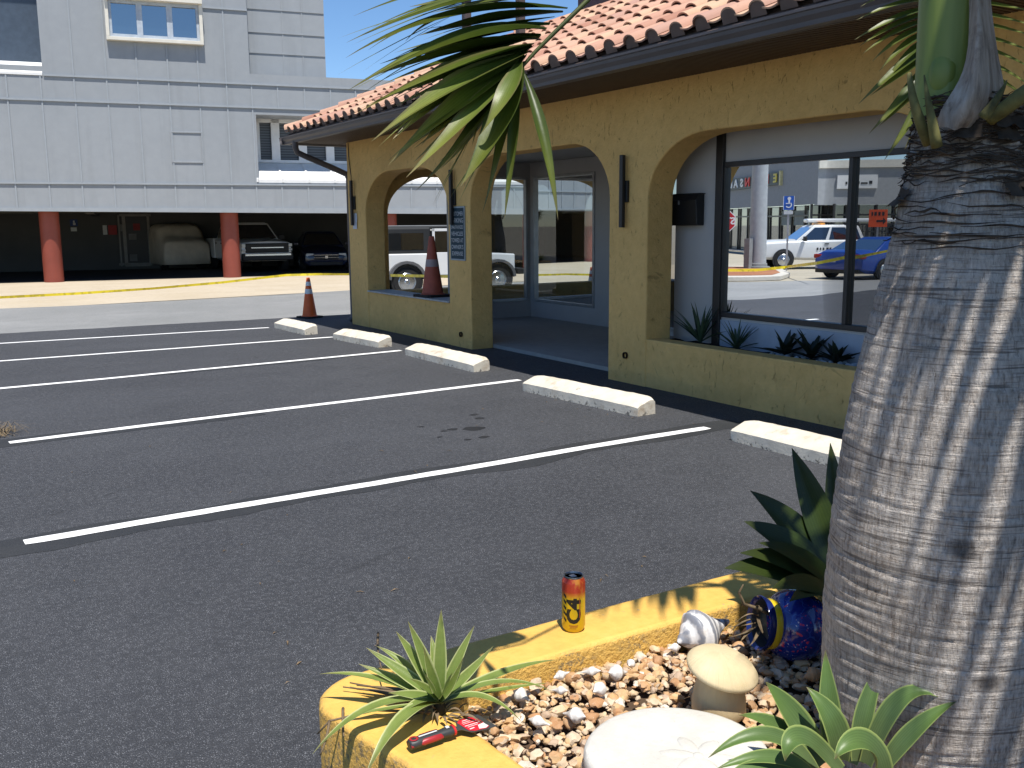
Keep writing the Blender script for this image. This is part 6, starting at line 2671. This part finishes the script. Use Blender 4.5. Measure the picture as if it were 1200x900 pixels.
# --- generic fronds of the crown (mostly above the frame, they throw the streaky shade)
def crown_frond(dirv, rise, length, droop, nl=46, ll=.55, w=.016, seed=0, start=.22):
    random.seed(seed)
    d = V((dirv[0], dirv[1], 0)).normalized()
    s = V((-d.y, d.x, 0))
    pts = [HEAD + d * (length * t) + V((0, 0, rise * t * (2 - t) - droop * t ** 2.6)) for t in [i / 18 for i in range(19)]]
    lv = []
    for k in range(nl):
        u = lerp(start, 1, k / (nl - 1))
        x = u * 18
        i = min(int(x), 17)
        p = pts[i].lerp(pts[i + 1], x - i)
        tg = (pts[i + 1] - pts[i]).normalized()
        for sg in (1, -1):
            L = ll * (.55 + .6 * math.sin(PI * min(1, .15 + .8 * u))) * random.uniform(.85, 1.1) * (1 if u < .9 else .7)
            out = (s * sg * random.uniform(.8, 1) + tg * random.uniform(.45, .8) + V((0, 0, random.uniform(-.1, .35)))).normalized()
            tip = p + out * L - V((0, 0, L * random.uniform(.15, .4)))
            lv.append((p, p + out * L * .55 + V((0, 0, .02)), tip, w * random.uniform(.8, 1.15), 0, V((0, 0, 1)) + tg * .3))
    frond('frond', pts, .014, lv, 7)


crown_frond((-.06, -1), .60, 1.6, .7, nl=58, seed=1)
crown_frond((.10, -1), .85, 1.25, .35, nl=44, seed=15)
crown_frond((.30, -1), .35, 1.5, .9, nl=50, seed=9)
crown_frond((-.75, .22), .55, .62, .05, nl=20, ll=.34, seed=12)
crown_frond((.75, -.75), .6, 1.6, .8, seed=2)
crown_frond((1, .15), .55, 1.5, .5, seed=3)

# --- frond hanging behind the crownshaft, leaflets showing on both sides
D2 = 2.55
rp = bez3(HEAD, HEAD + IA * .25 + V((0, 0, .25)), at(1112, -60, D2), at(1110, 60, D2), 12) + [at(1108, 120, D2 - .02)]
lv = []
LV = [((1098, 0), (1050, 0), (1003, 24), 6, 0), ((1098, 8), (1050, 18), (1001, 47), 7, 0), ((1097, 14), (1050, 25), (1006, 55), 6, 0), ((1096, 22), (1050, 32), (1010, 64), 6, 0), ((1096, 28), (1055, 40), (1022, 72), 6, 0), ((1096, 34), (1060, 48), (1030, 84), 6, 0), ((1096, 42), (1065, 58), (1036, 98), 6, 0),
      ((1096, 50), (1060, 72), (1006, 122), 8, 0), ((1097, 56), (1066, 82), (1020, 112), 7, 0), ((1098, 66), (1070, 105), (1018, 157), 8, 0), ((1099, 72), (1075, 110), (1030, 148), 7, 0), ((1100, 80), (1078, 130), (1036, 188), 7, 0), ((1100, 84), (1085, 130), (1060, 175), 6, 0),
      ((1098, -12), (1050, -15), (1008, 8), 7, 0), ((1098, -25), (1050, -35), (1000, -18), 7, 0)]
for b, c, t, w, lime in LV:
    lv.append((at(*b, D2), at(*c, D2 - .05), at(*t, D2 - .02), w / F_PX * D2, lime, (_u * .8 - _f * .6)))
for y0, y1 in ((2, 12), (14, 30), (26, 42), (40, 62), (52, 84), (66, 108), (78, 128), (-10, -4)):
    lv.append((at(1115, y0, D2), at(1165, y0 + 2, D2 - .05), at(1222, y1 + 4, D2 - .05), 6.5 / F_PX * D2, 0, (_u * .8 - _f * .6)))
frond('frond', rp, .012, lv, 10)

# ---------------------------------------------------------------- litter blown against the stops and the planter
mb = MB()
random.seed(44)
spots = [(onz(700, 480), .5), (onz(560, 430), .5), (onz(860, 500), .4), (onz(400, 760), .5), (onz(640, 690), .6), (onz(300, 700), 1.2), (onz(200, 480), 1.2), (onz(420, 560), 1.3)]
for k in range(70):
    c, r = random.choice(spots)
    p = V((c.x + random.gauss(0, r), c.y + random.gauss(0, r * .8), .004))
    if p.y > 2.0 and p.y < 2.5 and p.x > .6:
        continue
    a = random.uniform(0, 6.3)
    ln = random.uniform(.008, .026)
    d = V((math.cos(a), math.sin(a), 0))
    mb.leaf([p - d * ln, p + V((0, 0, ln * random.uniform(.1, .4))), p + d * ln], lambda u, w=random.uniform(.002, .006): w * math.sin(PI * min(.97, max(.05, u))), (0, 0, 1), .5)
tag(mb.build('leaf_litter', plain('dry_litter', (.17, .12, .07), .9, .2, var=.5, sc=30)), 'scattered bits of dry leaf on the dark asphalt', 'litter', kind='stuff')
# ---------------------------------------------------------------- light, sky, camera
sun_dir = V((-.126, -.36, 1)).normalized()
elev = math.asin(sun_dir.z)
az = math.atan2(sun_dir.x, sun_dir.y)
sd = bpy.data.lights.new('sun', 'SUN')
sd.energy = 5.0
sd.angle = R(.55)
sd.color = (1.0, .955, .88)
so = bpy.data.objects.new('sun', sd)
COL.objects.link(so)
so.location = (0, 0, 30)
so.rotation_euler = (-sun_dir).to_track_quat('-Z', 'Y').to_euler()
W = bpy.data.worlds.new('World')
S.world = W
W.use_nodes = True
nt = W.node_tree
bg = nt.nodes['Background']
sky = nt.nodes.new('ShaderNodeTexSky')
sky.sky_type = 'NISHITA'
sky.sun_disc = False
sky.sun_elevation = elev
sky.sun_rotation = az
sky.altitude = 2500
sky.air_density = 1.0
sky.dust_density = .0
sky.ozone_density = 2.2
hs = nt.nodes.new('ShaderNodeHueSaturation')
hs.inputs['Saturation'].default_value = 1.14
hs.inputs['Value'].default_value = 1.08
nt.links.new(sky.outputs[0], hs.inputs['Color'])
nt.links.new(hs.outputs[0], bg.inputs['Color'])
bg.inputs['Strength'].default_value = .115
cam = bpy.data.cameras.new('camera')
cam.sensor_width = 36
cam.lens = F_PX / 1200 * 36
cam.clip_start = .05
cam.clip_end = 1200
co = bpy.data.objects.new('camera', cam)
COL.objects.link(co)
co.matrix_world = Matrix(((_r.x, _u.x, -_f.x, CAM.x), (_r.y, _u.y, -_f.y, CAM.y), (_r.z, _u.z, -_f.z, CAM.z), (0, 0, 0, 1)))
S.camera = co
S.view_settings.view_transform = 'Standard'
S.view_settings.look = 'None'
S.view_settings.exposure = .38
S.view_settings.gamma = 1
S.view_settings.use_curve_mapping = False
S.render.engine = 'CYCLES'
S.cycles.max_bounces = 8
S.cycles.glossy_bounces = 4
S.cycles.caustics_reflective = False
S.cycles.caustics_refractive = False
S.cycles.use_denoising = True
